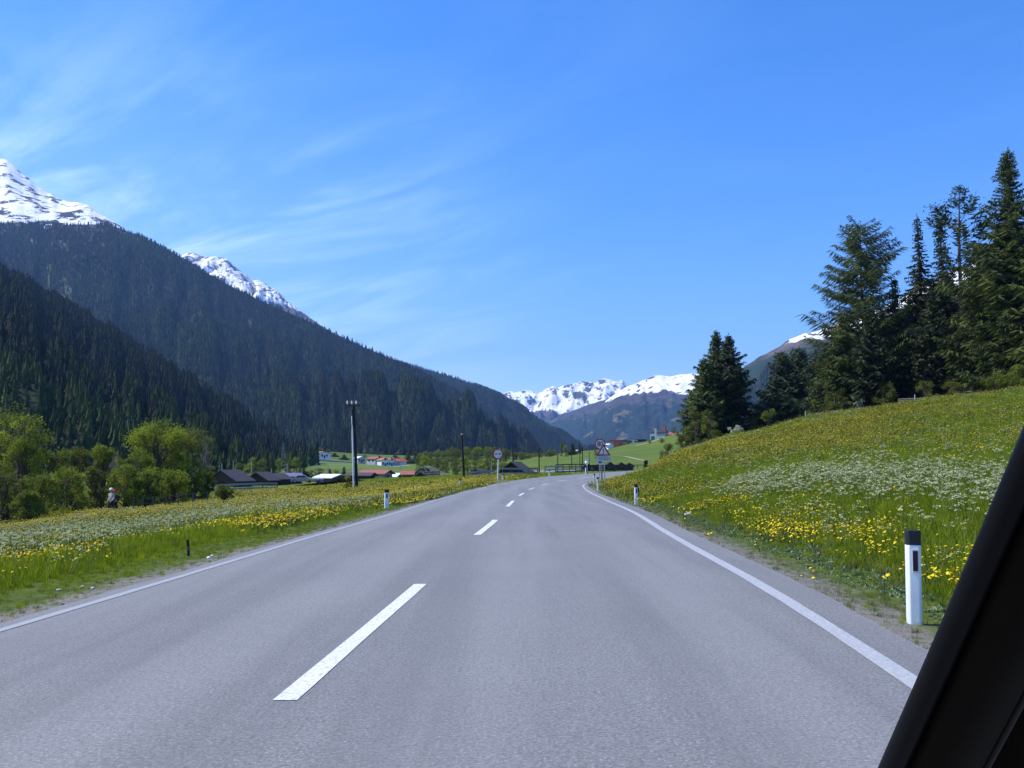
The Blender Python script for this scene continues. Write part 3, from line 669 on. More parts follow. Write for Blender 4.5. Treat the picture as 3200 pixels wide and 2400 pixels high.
MFM2 = mountain_mat('far_snow_dome', snow_z=425, snow_amp=85, patch=.56, forest_z=345, f_amp=110, rock=((.038, .037, .042), (.08, .07, .068)), forest=((.010, .022, .02), (.026, .04, .028)), patch_sc=.008, sc=.0035, tree_sc=.04, clear=.10)
ridge('mountain', [(1800, 1395, 6000), (1815, 1380, 6100), (1850, 1345, 6300), (1870, 1290, 6800), (1893, 1252, 6900), (1925, 1230, 6950), (1963, 1207, 7000), (1985, 1200, 7000), (2010, 1188, 7000), (2030, 1180, 7000), (2047, 1173, 7000), (2065, 1172, 7000), (2095, 1176, 7000),
                   (2130, 1170, 7000), (2165, 1168, 7000), (2230, 1172, 7000), (2400, 1190, 7100), (2700, 1230, 7200)],
      [(1800, 4400, 15), (2700, 4300, 15)], 260, 110, 110, 520, MFM2, 'rounded snow-capped mountain above the village church', 7, camp=5, gully=18, rid=.4)
MFM2b = mountain_mat('far_brown_slope', snow_z=560, snow_amp=70, patch=.60, forest_z=330, f_amp=110, rock=((.038, .037, .042), (.08, .07, .068)), forest=((.010, .022, .02), (.026, .04, .028)), patch_sc=.008, sc=.0035, tree_sc=.04, clear=.10)
ridge('mountain', [(1560, 1345, 8200), (1650, 1335, 8000), (1720, 1312, 7800), (1780, 1288, 7600), (1830, 1268, 7400), (1893, 1248, 7200), (1930, 1232, 7100), (2000, 1230, 7100), (2100, 1250, 7100)],
      [(1560, 5600, 15), (2100, 5400, 15)], 140, 70, 60, 420, MFM2b, 'brown and wooded lower flank of the distant range', 8, camp=5, gully=30)
# right-hand mountain
MFM3 = mountain_mat('right_mountain', snow_z=438, snow_amp=60, patch=.54, forest_z=370, f_amp=60, rock=((.07, .06, .055), (.13, .105, .085)), forest=((.012, .026, .018), (.03, .045, .022)), patch_sc=.012, sc=.005, tree_sc=.07, tilt=-.0)
V9, p9 = ridge('mountain', [(2090, 1400, 2900), (2150, 1370, 3000), (2180, 1330, 3100), (2240, 1240, 3300), (2300, 1168, 3450), (2330, 1142, 3500), (2370, 1117, 3500), (2400, 1103, 3500), (2425, 1088, 3500), (2460, 1063, 3500), (2500, 1049, 3500), (2560, 1032, 3500), (2620, 1008, 3500), (2700, 985, 3500),
                    (2780, 950, 3500), (2850, 915, 3450), (2960, 850, 3400), (3100, 810, 3350), (3300, 760, 3300), (3700, 680, 3300)],
      [(2090, 2500, 20), (2330, 2000, 25), (2700, 1900, 60), (3700, 1700, 150)], 240, 90, 60, 320, MFM3, 'steep mountain with snow streaks behind the conifers on the right', 9, camp=7, gully=45)
forest('forest', V9, p9, 24000, 14, 15, 23, 'blue shaded forest on the lower right mountain', larch=.15, t1=.62, gaps=.2, gsc=150)

# ------------------------------------------------------------------ haze
def build_haze():
    mb = MB().box(-21000, 21000, -300, 13900, -12, 1560)
    m = bpy.data.materials.new('valley_haze'); m.use_nodes = True; nt = m.node_tree; nt.nodes.clear()
    out = N(nt, 'ShaderNodeOutputMaterial'); v = N(nt, 'ShaderNodeVolumePrincipled')
    v.inputs['Color'].default_value = (*HAZE_COL, 1); v.inputs['Density'].default_value = HAZE_D; v.inputs['Anisotropy'].default_value = 0.2
    L(nt, v.outputs[0], out.inputs['Volume'])
    tag(mb.build('haze', m), 'thin blue haze filling the valley', 'haze', kind='stuff')
HAZE_COL = (.26, .50, .95); HAZE_D = 0.62e-4
build_haze()

# ------------------------------------------------------------------ trees
class Cards:
    """many small leaf-shaped faces collected as arrays"""
    def __init__(s): s.q = []
    def leaf(s, P, D, W, k=.45):
        """P base (n,3), D direction*length, W half-width vector"""
        s.q.append(np.stack([P, P + D * k + W, P + D, P + D * k - W], 1))
    def mesh(s, name, m):
        Q = np.concatenate(s.q); V = Q.reshape(-1, 3); F = np.arange(len(V)).reshape(-1, 4)
        return np_mesh(name, V, F, m)
def unit(v): return v / np.maximum(np.linalg.norm(v, axis=-1, keepdims=True), 1e-9)

def conifer(h, r, seed, kind='spruce', base=.04, dens=1.0, needle=None, card=1.25):
    """returns trunk mesh and crown mesh; crown from whorls of drooping boughs hung with needle sprays"""
    rng = np.random.default_rng(seed); rp = random.Random(seed); r = r * {'spruce': 1.38, 'slim': 1.5, 'larch': 1.12, 'pine': 1.3}[kind]
    tr = MB(); lean = [(rp.uniform(-.012, .012) * h * k, rp.uniform(-.01, .01) * h * k) for k in (0, .3, .6, 1)]
    tp = [(lean[i][0], lean[i][1], h * z) for i, z in enumerate((0, .35, .7, 1.0))]; r0 = h * .013 + .05
    tr.tube([(0, 0, -.4)] + tp, [r0 * 1.35, r0 * 1.15, r0 * .8, r0 * .45, .02], 8)
    def axis(z): 
        t = z / h; xs = np.interp(t, (0, .35, .7, 1), [p[0] for p in tp]); ys = np.interp(t, (0, .35, .7, 1), [p[1] for p in tp]); return xs, ys
    cd = Cards()
    z = h * base; step = {'spruce': .33, 'larch': .60, 'pine': .55, 'slim': .34}[kind] / dens * (h / 24) ** .4
    lump = [rp.uniform(.72, 1.2) for _ in range(200)]
    while z < h * .985:
        t = (z / h - base) / (1 - base)
        if kind == 'spruce': prof = (1 - t) ** .70 * (.78 + .22 * math.sin(t * 9 + seed)); nb = 6
        elif kind == 'slim': prof = (1 - t) ** .80 * (.8 + .2 * math.sin(t * 14 + seed)); nb = 6
        elif kind == 'larch': prof = (1 - t) ** .48 * (.9 + .15 * math.sin(t * 7 + seed)) * min(1, .55 + t * 2); nb = 5
        else: prof = math.sin(math.pi * min(1, max(0.04, t * .8 + .2))) ** .7 * (.7 + .35 * math.sin(t * 11 + seed)); nb = 4
        nb = max(3, int(nb * (.6 + .4 * (1 - t)) + .5))
        a0 = rp.random() * 6.28
        for b in range(nb):
            az = a0 + b * 6.2832 / nb + rp.uniform(-.35, .35)
            ln = r * prof * lump[int(az * 5 + z * 1.7) % 200] * rp.uniform(.75, 1.12) + .15
            if kind == 'larch' and rp.random() < .10: continue
            if kind == 'pine' and rp.random() < .22: continue
            droop = {'spruce': -.35 * (1 - t) - .05, 'slim': -.5, 'larch': -.02 + .25 * t, 'pine': .25 + .3 * t}[kind] + rp.uniform(-.12, .12)
            tipup = {'spruce': .32, 'slim': .3, 'larch': .22, 'pine': .25}[kind]
            n = max(3, int(ln / .17 * dens)); s = np.linspace(.12 if kind != 'pine' else .45, 1, n)
            ax, ay = axis(z)
            px = ax + math.cos(az) * ln * s; py = ay + math.sin(az) * ln * s; pz = z + ln * (droop * s + tipup * s ** 2.2)
            P = np.stack([px, py, pz], 1)
            if ln > .9:
                m = len(P) // 2
                tr.tube([(ax, ay, z), tuple(P[m]), tuple(P[-1])], [.018 + ln * .012, .014 + ln * .006, .006], 3, cap=False)
            fw = np.array([math.cos(az), math.sin(az), 0]); sd = np.array([-fw[1], fw[0], 0])
            wdt = (1 - .55 * s) * ln * .34 + .12     # spread of side sprays
            for sg in (-1, 1):
                D = (sg * sd[None] * rng.uniform(.7, 1.1, (n, 1)) + fw[None] * rng.uniform(.35, .9, (n, 1)))
                hang = {'spruce': -.55, 'slim': -.7, 'larch': -.5, 'pine': .25}[kind]
                D[:, 2] += rng.uniform(hang - .35, hang + .35, n)
                D = unit(D) * (wdt * rng.uniform(.7, 1.25, n))[:, None] * card
                W = unit(np.cross(D, rng.normal(0, 1, (n, 3)) + np.array([0, 0, 1.2]))) * (rng.uniform(.05, .10, n) * card * (1.2 if kind != 'larch' else .8))[:, None]
                cd.leaf(P + rng.normal(0, .03, (n, 3)), D, W)
            if kind in ('spruce', 'slim', 'larch'):   # hanging sprays below the bough
                D = np.stack([rng.normal(0, .25, n), rng.normal(0, .25, n), -np.ones(n)], 1) * (rng.uniform(.18, .5, n) * (.6 + .4 * (1 - t)))[:, None] * card
                W = unit(np.cross(D, rng.normal(0, 1, (n, 3)))) * .06 * card
                cd.leaf(P, D, W)
            if kind == 'pine':
                K = 26; C = P[-1] + rng.normal(0, 1, (K, 3)) * np.array([.42, .42, .22]) * (.5 + ln * .25)
                D = unit(rng.normal(0, 1, (K, 3)) + [0, 0, .8]) * rng.uniform(.2, .42, (K, 1)); W = unit(np.cross(D, rng.normal(0, 1, (K, 3)))) * .07
                cd.leaf(C, D, W)
        z += step * rp.uniform(.75, 1.25) * (1.0 if t < .85 else .7)
    # leader
    K = 14; zz = np.linspace(h * .95, h, K); axx = axis(h * .97)
    D = unit(rng.normal(0, 1, (K, 3)) + [0, 0, 1.3]) * .35; P = np.stack([np.full(K, axx[0]), np.full(K, axx[1]), zz], 1)
    cd.leaf(P, D, unit(np.cross(D, rng.normal(0, 1, (K, 3)))) * .05)
    nm = needle or {'spruce': M_SPRUCE, 'slim': M_SPRUCE_D, 'larch': M_LARCH, 'pine': M_PINE}[kind]
    return np_mesh('trunk', tr.V, tr.F, M_BARK), cd.mesh('crown', nm)

def broadleaf(h, rx, seed, m, nleaf=6000, leaf=.16, base=.12, stems=3, clumps=26, airy=.75, bark=None, flat=1.0):
    rng = np.random.default_rng(seed); rp = random.Random(seed); tr = MB(); cd = Cards()
    C = []
    for k in range(clumps):
        z = base + (1 - base) * rng.random() ** .8; prof = math.sin(math.pi * min(.97, max(.12, (z - base * .5) * .8 + .12))) ** .6
        a = rng.random() * 6.28; q = rng.random() ** .5 * .82
        C.append((rx * prof * q * math.cos(a), rx * prof * q * math.sin(a) * flat, h * z * .93, rx * rng.uniform(.16, .36)))
    for st in range(stems):
        a = rp.random() * 6.28; o = rp.uniform(.02, .12) * rx * (stems > 1); bx, by = math.cos(a) * o, math.sin(a) * o
        tx, ty = math.cos(a) * rx * .28 * rp.random(), math.sin(a) * rx * .28 * rp.random(); r0 = h * .012 + .03
        tr.tube([(bx, by, -.3), (bx * 1.5 + tx * .2, by * 1.5 + ty * .2, h * .28), (tx * .7, ty * .7, h * .55), (tx, ty, h * .88)], [r0 * 1.3, r0, r0 * .6, .012], 6)
        mine = C[st::stems]
        for (cx, cy, cz, cr) in mine:
            z0 = max(h * .12, cz * .55 - .3); f = z0 / (h * .88)
            sx, sy = bx + (tx - bx) * f, by + (ty - by) * f
            tr.tube([(sx, sy, z0), ((sx + cx) / 2, (sy + cy) / 2, (z0 + cz) / 2 + .1), (cx, cy, cz)], [r0 * .45, r0 * .28, .01], 4, cap=False)
            for _ in range(4):
                d = Vector((rp.uniform(-1, 1), rp.uniform(-1, 1), rp.uniform(-.2, 1))) * cr
                tr.tube([(cx, cy, cz - cr * .5), (cx + d.x, cy + d.y, cz + d.z)], [.014, .005], 3, cap=False)
    per = nleaf // len(C)
    for (cx, cy, cz, cr) in C:
        n = int(per * (cr / (rx * .26)) ** 1.6) + 8
        q = unit(rng.normal(0, 1, (n, 3))) * (rng.random((n, 1)) ** airy) * cr * np.array([1, flat, .85]) 
        P = q + [cx, cy, cz]; P[:, 2] = np.maximum(P[:, 2], .05)
        D = unit(rng.normal(0, 1, (n, 3)) + unit(q) * .7 + [0, 0, .15]) * rng.uniform(.7, 1.35, (n, 1)) * leaf
        W = unit(np.cross(D, rng.normal(0, 1, (n, 3)))) * leaf * .33
        cd.leaf(P, D, W)
    return np_mesh('trunk', tr.V, tr.F, bark or M_BARK), cd.mesh('crown', m)

def tree_obj(name, px, D, meshes, label, cat='tree', group=None, dz=0.0, scale=1.0, rz=0.0, names=('trunk', 'crown'), sx=1.0):
    x, y, z = at(px, D); o = empty(name, (x, y, z + dz), rz, label, cat, group); o.scale = (scale * sx, scale * sx, scale)
    link(names[0], meshes[0], o); link(names[1], meshes[1], o)
    return o
def conifer_at(name, px, D, ytop, r, seed, kind, label, group=None, **kw):
    x, y, z = at(px, D); h = zpix(ytop, D) - z
    return tree_obj(name, px, D, conifer(h, r, seed, kind, **kw), label, group=group)
def leafy_at(name, px, D, ytop, rpx, seed, m, label, group=None, cat='tree', **kw):
    x, y, z = at(px, D); h = zpix(ytop, D) - z
    return tree_obj(name, px, D, broadleaf(h, rpx * D / FPX, seed, m, **kw), label, cat, group)

# conifers on the right rise
G1 = 'conifers on the right rise'
conifer_at('spruce_tree', 2282, 150, 1043, 4.4, 21, 'spruce', 'dark spruce, right-hand tip of the twin-topped group behind the warning sign', G1, base=.01, needle=M_SPRUCE_D, dens=1.15)
conifer_at('spruce_tree', 2243, 152, 1032, 4.6, 22, 'spruce', 'lighter green spruce, left-hand tip of the twin-topped group', G1, base=.01, needle=M_LARCH, dens=1.25)
conifer_at('spruce_tree', 2205, 148, 1115, 3.8, 23, 'spruce', 'shorter green spruce leaning against the left of the twin-topped group', G1, base=.01, dens=1.2, needle=M_LARCH)
conifer_at('pine_tree', 2452, 152, 1098, 4.9, 24, 'spruce', 'broad blue-green pine at the left of the rounded clump', G1, base=.02, needle=M_PINE)
conifer_at('pine_tree', 2508, 155, 1083, 4.9, 25, 'spruce', 'tallest of the broad rounded pines beside the big larch', G1, base=.02, needle=M_PINE)
conifer_at('pine_tree', 2558, 150, 1108, 4.4, 26, 'spruce', 'broad pine at the right of the rounded clump, against the larch', G1, base=.02, needle=M_PINE)
conifer_at('larch_tree', 2712, 125, 692, 8.0, 27, 'larch', 'big open larch with long level boughs against the sky', G1, base=.12, dens=1.28, card=1.12)
conifer_at('spruce_tree', 2645, 120, 985, 3.6, 28, 'spruce', 'dark spruce below the left boughs of the big larch', G1, base=.01)
conifer_at('spruce_tree', 2730, 117, 960, 3.4, 29, 'spruce', 'dark spruce standing in front of the larch trunk', G1, base=.01, needle=M_SPRUCE_D)
conifer_at('spruce_tree', 2815, 124, 868, 3.3, 30, 'slim', 'dark pointed spruce just right of the big larch', G1, base=.02)
conifer_at('spruce_tree', 2897, 130, 668, 3.1, 31, 'slim', 'very slender spruce with a thin open tip beside the larch', G1, base=.03, dens=.9)
conifer_at('spruce_tree', 2968, 128, 672, 3.3, 32, 'slim', 'tall spruce half hidden behind the bare-stemmed pine', G1, base=.03, dens=.95)
conifer_at('pine_tree', 3022, 122, 588, 3.9, 33, 'pine', 'tall bare-stemmed pine with a tufted sparse crown', G1, base=.45)
conifer_at('spruce_tree', 2925, 118, 905, 3.4, 34, 'spruce', 'short dark spruce at the foot of the slender spruce', G1, base=.01, needle=M_SPRUCE_D)
conifer_at('spruce_tree', 3190, 104, 462, 6.0, 35, 'spruce', 'tallest massive spruce cut by the right edge of the view', G1, base=.01, dens=1.35, card=1.0)
conifer_at('spruce_tree', 3092, 112, 752, 4.2, 36, 'spruce', 'brownish-green spruce at the left foot of the tallest spruce', G1, base=.01)
conifer_at('spruce_tree', 3330, 98, 420, 5.0, 37, 'spruce', 'spruce beyond the right edge, next to the tallest one', G1, base=.01)
conifer_at('spruce_tree', 3020, 126, 900, 3.6, 38, 'spruce', 'dark spruce low between the pine stem and the tallest spruce', G1, base=.01, needle=M_SPRUCE_D)
conifer_at('spruce_tree', 2860, 128, 930, 3.3, 39, 'spruce', 'dark spruce filling the gap under the slender spruce', G1, base=.01, needle=M_SPRUCE_D)
conifer_at('spruce_tree', 2600, 132, 1120, 3.4, 40, 'spruce', 'low spruce between the rounded pines and the larch', G1, base=.01)
conifer_at('spruce_tree', 2770, 135, 980, 3.6, 41, 'spruce', 'dark spruce behind and right of the larch trunk', G1, base=.01, needle=M_SPRUCE_D)
# bushes and saplings along the foot of the conifers
G2 = 'bushes along the edge of the conifers'
leafy_at('leafy_bush', 2178, 142, 1262, 40, 51, M_LEAF_O, 'tall olive shrub at the left foot of the twin-topped spruces', G2, 'bush', nleaf=3600, leaf=.17, clumps=30, base=.05)
leafy_at('leafy_bush', 2222, 138, 1275, 34, 52, M_LEAF_G, 'greener shrub in front of the twin-topped spruces', G2, 'bush', nleaf=3000, leaf=.16, base=.05)
leafy_at('leafy_bush', 2132, 136, 1362, 34, 53, M_LEAF_O, 'low brownish bush left of the twin-topped spruces', G2, 'bush', nleaf=1500, leaf=.14, base=.04, clumps=18)
leafy_at('leafy_bush', 2085, 132, 1385, 32, 54, M_LEAF_O, 'lowest scrubby bush at the left end of the rise', G2, 'bush', nleaf=1200, leaf=.14, base=.04, clumps=16)
leafy_at('leafy_bush', 2300, 136, 1325, 24, 55, M_BLOSSOM, 'white-flecked bush at the right foot of the twin-topped spruces', G2, 'bush', nleaf=1500, leaf=.13, base=.04, clumps=14)
leafy_at('leafy_bush', 2405, 138, 1272, 26, 56, M_LEAF_G, 'pale green sapling left of the rounded pines', G2, 'bush', nleaf=1400, leaf=.13, base=.1, clumps=14, airy=.8)
leafy_at('leafy_bush', 2362, 148, 1300, 26, 57, M_LEAF_O, 'dull bush between the spruce group and the rounded pines', G2, 'bush', nleaf=1300, leaf=.13, base=.05, clumps=14)
leafy_at('leafy_bush', 2553, 132, 1248, 28, 58, M_LEAF_Y, 'bright yellow-green bush beside the pale fence post', G2, 'bush', nleaf=2200, leaf=.14, base=.05, clumps=16)
leafy_at('leafy_bush', 2620, 118, 1212, 42, 59, M_LEAF_O, 'large olive bush under the left side of the larch', G2, 'bush', nleaf=3000, leaf=.15, base=.05, clumps=24)
leafy_at('leafy_bush', 2690, 116, 1232, 30, 60, M_BLOSSOM, 'bush with white blossom under the larch', G2, 'bush', nleaf=1500, leaf=.11, base=.05, clumps=14, airy=.8)
leafy_at('leafy_bush', 2770, 114, 1195, 38, 61, M_LEAF_O, 'olive bush under the dark spruces right of the larch', G2, 'bush', nleaf=2200, leaf=.14, base=.05, clumps=20)
leafy_at('leafy_bush', 2985, 106, 1190, 34, 62, M_LEAF_O, 'thin brown-green bush beside the log pile', G2, 'bush', nleaf=1300, leaf=.12, base=.05, clumps=16)
leafy_at('leafy_bush', 3120, 96, 1165, 44, 63, M_LEAF_G, 'bright green bush under the tallest spruce', G2, 'bush', nleaf=3600, leaf=.13, base=.05, clumps=24)
leafy_at('leafy_bush', 3215, 92, 1140, 52, 64, M_LEAF_G, 'green bush at the right edge under the tallest spruce', G2, 'bush', nleaf=3000, leaf=.13, base=.05, clumps=24)
leafy_at('leafy_bush', 2900, 112, 1190, 34, 65, M_LEAF_O, 'dull olive bush behind the smaller log pile', G2, 'bush', nleaf=1800, leaf=.13, base=.05, clumps=18)

# broadleaf trees along the stream on the left
G3 = 'broadleaf trees along the left edge of the meadow'
def LT(px, D, yt, rp, seed, m, lab, **kw): leafy_at('broadleaf_tree', px, D, yt, rp, seed, m, lab, G3, **kw)
LT(-40, 76, 1262, 185, 71, M_LEAF_O, 'large olive tree cut by the left edge of the view', nleaf=12000, leaf=.15, clumps=46, stems=4)
LT(62, 72, 1285, 100, 72, M_LEAF_Y, 'bright yellow-green tree beside the left edge tree', nleaf=9000, leaf=.14, clumps=40, stems=4)
LT(170, 76, 1402, 82, 73, M_LEAF_G, 'round mid-green tree left of the walkers', nleaf=6000, leaf=.14, clumps=30, stems=4)
LT(245, 80, 1395, 60, 74, M_LEAF_O, 'slim olive tree behind the walkers', nleaf=3000, leaf=.14, clumps=20, stems=3)
LT(322, 78, 1378, 60, 75, M_LEAF_Y, 'slim yellow-green tree with dark stems above the walkers', nleaf=4600, leaf=.13, clumps=24, stems=5, base=.08)
LT(490, 80, 1305, 118, 76, M_LEAF_Y, 'tallest domed yellow-green tree right of the walkers', nleaf=15000, leaf=.14, clumps=70, stems=6, base=.05)
LT(572, 84, 1342, 92, 77, M_LEAF_O, 'olive tree on the right shoulder of the domed tree', nleaf=9000, leaf=.14, clumps=44, stems=5)
LT(425, 76, 1410, 82, 78, M_LEAF_Y, 'bright lower tree on the left shoulder of the domed tree', nleaf=6500, leaf=.13, clumps=34, stems=5)
LT(642, 92, 1345, 42, 79, M_LEAF_O, 'almost bare brownish tree left of the big hut', nleaf=900, leaf=.12, clumps=24, stems=3, bark=M_BARK_G)
LT(610, 80, 1470, 40, 80, M_LEAF_Y, 'small bright tree in front of the olive tree', nleaf=2600, leaf=.13, clumps=18, stems=4)
G4 = 'undergrowth bushes along the left edge of the meadow'
for k, (px, D, yt, rp, m, lab) in enumerate([(18, 62, 1475, 90, M_LEAF_O, 'olive bush at the left edge below the large tree'), (120, 63, 1478, 85, M_LEAF_G, 'mid-green bush left of the walkers'),
        (215, 66, 1462, 78, M_LEAF_Y, 'yellow-green bush just left of the walkers'), (300, 70, 1455, 64, M_LEAF_O, 'dark-stemmed bush behind the walkers'), (395, 70, 1450, 66, M_LEAF_Y, 'bright bush right of the walkers'),
        (465, 71, 1470, 62, M_LEAF_G, 'green bush behind the wire fence'), (545, 73, 1465, 66, M_LEAF_Y, 'yellow bush under the olive tree'), (640, 82, 1465, 36, M_LEAF_G, 'bush at the left corner of the big hut'),
        (90, 60, 1540, 60, M_LEAF_G, 'low sprawling bush nearest the left edge of the view')]):
    leafy_at('leafy_bush', px, D, yt, rp, 90 + k, m, lab, G4, 'bush', nleaf=4400, leaf=.12, airy=1.0, clumps=44, stems=5, base=.03)
leafy_at('leafy_bush', 706, 62, 1518, 40, 100, M_LEAF_O, 'round reddish-olive bush in front of the pale rail fence', None, 'bush', nleaf=2600, leaf=.09, clumps=26, base=.02, airy=.7)
leafy_at('leafy_bush', 1086, 92, 1488, 17, 101, M_LEAF_B, 'small bright yellow bush at the foot of the tall double pole', None, 'bush', nleaf=1600, leaf=.08, clumps=18, base=.02)

# trees of the middle distance: a few built, then copied at other spots
MID = {}
for kk, (hh, rr, mm, st) in {'round': (10, 4.2, M_LEAF_G, 1), 'olive': (10, 3.8, M_LEAF_O, 2), 'slimleaf': (12, 2.3, M_LEAF_G, 1), 'yellow': (10, 4.0, M_LEAF_Y, 2)}.items():
    MID[kk] = broadleaf(hh, rr, 200 + len(kk), mm, nleaf=2600, leaf=.34, clumps=34, stems=st, base=.0), hh, rr
MID['dark'] = conifer(16, 3.0, 301, 'spruce', base=.02, needle=M_SPRUCE, card=1.7, dens=.6), 16, 3.0
def mid(name, px, D, yt, rpx, kind, label, group):
    ms, hh, rr = MID[kind]; x, y, z = at(px, D); s = (zpix(yt, D) - z) / hh; w = rpx * D / FPX / rr
    return tree_obj(name, px, D, ms, label, 'tree', group, scale=s, sx=w / s, rz=(px * 7.13) % 6.28)
G5 = 'trees behind the huts on the left'
for px, D, yt, rp, kd, lab in [(655, 230, 1452, 24, 'olive', 'olive tree behind the left end of the big hut'), (745, 260, 1445, 20, 'olive', 'dull tree right behind the ridge of the big hut'),
        (775, 240, 1448, 22, 'yellow', 'bright green tree right of the big hut roof'), (792, 250, 1428, 20, 'yellow', 'taller yellow-green tree between the first two huts'), (822, 255, 1430, 20, 'olive', 'olive tree above the second hut'),
        (850, 240, 1428, 17, 'dark', 'dark spruce above the third hut'), (872, 270, 1432, 16, 'yellow', 'slim yellowish tree left of the lattice pylon foot'), (905, 260, 1435, 18, 'olive', 'olive tree above the bluish roof'),
        (925, 250, 1428, 18, 'yellow', 'pale green tree above the brown shed'), (945, 240, 1440, 20, 'dark', 'dark spruce at the edge of the bright meadow'), (835, 230, 1438, 16, 'dark', 'dark spruce between the second and third hut'),
        (972, 250, 1468, 18, 'olive', 'low brownish tree in front of the bright meadow'), (1000, 260, 1462, 22, 'olive', 'low wide olive tree behind the white-roofed shed'), (1030, 255, 1465, 14, 'dark', 'small dark conifer behind the white-roofed shed'),
        (1052, 265, 1468, 14, 'yellow', 'small bright tree behind the white-roofed shed'), (1075, 250, 1458, 12, 'dark', 'small dark conifer left of the tall double pole')]:
    mid('middle_distance_tree', px, D, yt, rp, kd, lab, G5)
G6 = 'band of small trees across the valley floor'
rb = random.Random(4)
for k in range(44):
    px = 1310 + k * 9.8 + rb.uniform(-6, 6) + (10 if k > 35 else 0); D = rb.uniform(420, 520) if px < 1650 else rb.uniform(470, 560)
    if px > 1795: D = rb.uniform(520, 580)
    yt = np.interp(px, [1300, 1370, 1450, 1520, 1600, 1680, 1760, 1800, 1860], [1418, 1402, 1400, 1398, 1405, 1408, 1410, 1394, 1402]) + rb.uniform(-5, 10)
    if 1795 > px > 1725: yt += 0
    kd = rb.choice(['round', 'round', 'olive', 'yellow', 'slimleaf', 'olive'])
    mid('valley_tree', px, D, yt, rb.uniform(12, 22), kd, 'small leafy tree in the band of trees crossing the valley floor', G6)
for k in range(16):
    px = 1318 + k * 16.5 + rb.uniform(-6, 6); D = rb.uniform(235, 300); yt = np.interp(px, [1318, 1360, 1450, 1580], [1418, 1432, 1428, 1440]) + rb.uniform(-6, 8)
    mid('valley_tree', px, D, yt, rb.uniform(16, 26), rb.choice(['round', 'olive', 'yellow', 'round', 'olive']), 'low leafy tree between the tunnel mouth and the no-overtaking sign', 'leafy trees right of the tunnel mouth')
for px, D, yt, rp, kd, lab in [(1755, 430, 1378, 7, 'slimleaf', 'thin dark tree rising above the valley tree band'), (1790, 420, 1384, 15, 'dark', 'dark conifer at the right end of the valley tree band'), (1768, 400, 1392, 13, 'yellow', 'rounded bright tree near the right end of the valley tree band'),
        (1811, 440, 1372, 6, 'dark', 'thin pointed conifer left of the 80 sign'), (1862, 350, 1405, 9, 'round', 'small round tree just left of the warning sign')]:
    mid('valley_tree', px, D, yt, rp, kd, lab, None)
for px, D, yt, rp, kd, lab in [(2108, 520, 1332, 14, 'round', 'dark round tree right of the red-roofed house on the rise'), (2140, 480, 1318, 11, 'dark', 'pointed conifer right of the red-roofed house'), (2118, 430, 1348, 12, 'olive', 'small tree below the red-roofed house'),
        (2070, 400, 1368, 12, 'olive', 'bush-like tree in front of the pale church wall'), (2030, 430, 1374, 9, 'olive', 'small bushy tree left of the white gable'), (1985, 640, 1372, 6, 'round', 'tiny tree behind the long low building')]:
    mid('hillside_tree', px, D, yt, rp, kd, lab, None)
for px, D, yt, rp, kd, lab in [(1000, 820, 1398, 14, 'round', 'round green tree behind the white house above the wall'), (1024, 700, 1402, 8, 'slimleaf', 'slim tree just right of the white house above the wall'), (1045, 800, 1415, 14, 'dark', 'dark conifer a little right of the white house above the wall'), (1075, 760, 1420, 14, 'dark', 'dark conifer between the white house and the tall double pole'), (1140, 820, 1420, 12, 'round', 'round tree behind the small pale village house'), (1235, 800, 1422, 18, 'dark', 'broad dark conifer behind the orange-roofed row'), (1275, 700, 1415, 20, 'dark', 'broad dark conifer just right of the orange-roofed row'), (1300, 690, 1410, 18, 'dark', 'dark conifer behind the tunnel mound'), (965, 760, 1418, 12, 'dark', 'dark conifer left of the white house above the wall')]:
    mid('village_tree', px, D, yt, rp, kd, lab, 'trees behind the village')

# ------------------------------------------------------------------ meadow plants
def blade_clump(seed, n, w, m, spread=.5, curl=.45):
    rng = np.random.default_rng(seed); V = []; F = []
    for k in range(n):
        a = rng.random() * 6.28; r = spread * math.sqrt(rng.random()); x, y = r * math.cos(a), r * math.sin(a)
        h = rng.uniform(.5, 1.1); b = rng.random() * 6.28; dx, dy = math.cos(b) * curl * rng.random(), math.sin(b) * curl * rng.random()
        c = rng.random() * 6.28; wx, wy = math.cos(c) * w, math.sin(c) * w; i = len(V)
        V += [(x - wx, y - wy, 0), (x + wx, y + wy, 0), (x + dx * .35 + wx * .8, y + dy * .35 + wy * .8, h * .6), (x + dx * .35 - wx * .8, y + dy * .35 - wy * .8, h * .6), (x + dx, y + dy, h)]
        F += [(i, i + 1, i + 2, i + 3), (i + 3, i + 2, i + 4)]
    return np_mesh('grass_clump', V, F, m)
M_GR1 = mat('meadow_grass', (.19, .27, .008), .6, .3, .5, trans=.5, col2=(.33, .40, .010), rnd=.35)
M_GR2 = mat('meadow_grass_dark', (.14, .215, .010), .6, .3, .5, trans=.5, col2=(.22, .31, .012), rnd=.3)
M_GR3 = mat('dry_grass', (.17, .17, .06), .7, .3, .5, trans=.3, rnd=.3)
M_GR4 = mat('silver_weed_leaves', (.13, .19, .08), .7, .3, 2, trans=.2, rnd=.3)
M_UMB = mat('cow_parsley_blossom', (.52, .56, .32), .7, .12, 3, trans=.35, rnd=.15)
M_DAN = mat('dandelion_yellow', (.80, .61, .004), .65, .12, 3, trans=.2, rnd=.15)
M_BUT = mat('buttercup_yellow', (.60, .50, .01), .65, .12, 3, trans=.25, rnd=.2)
M_STEM = mat('plant_stems', (.10, .15, .03), .7, .2, 3)
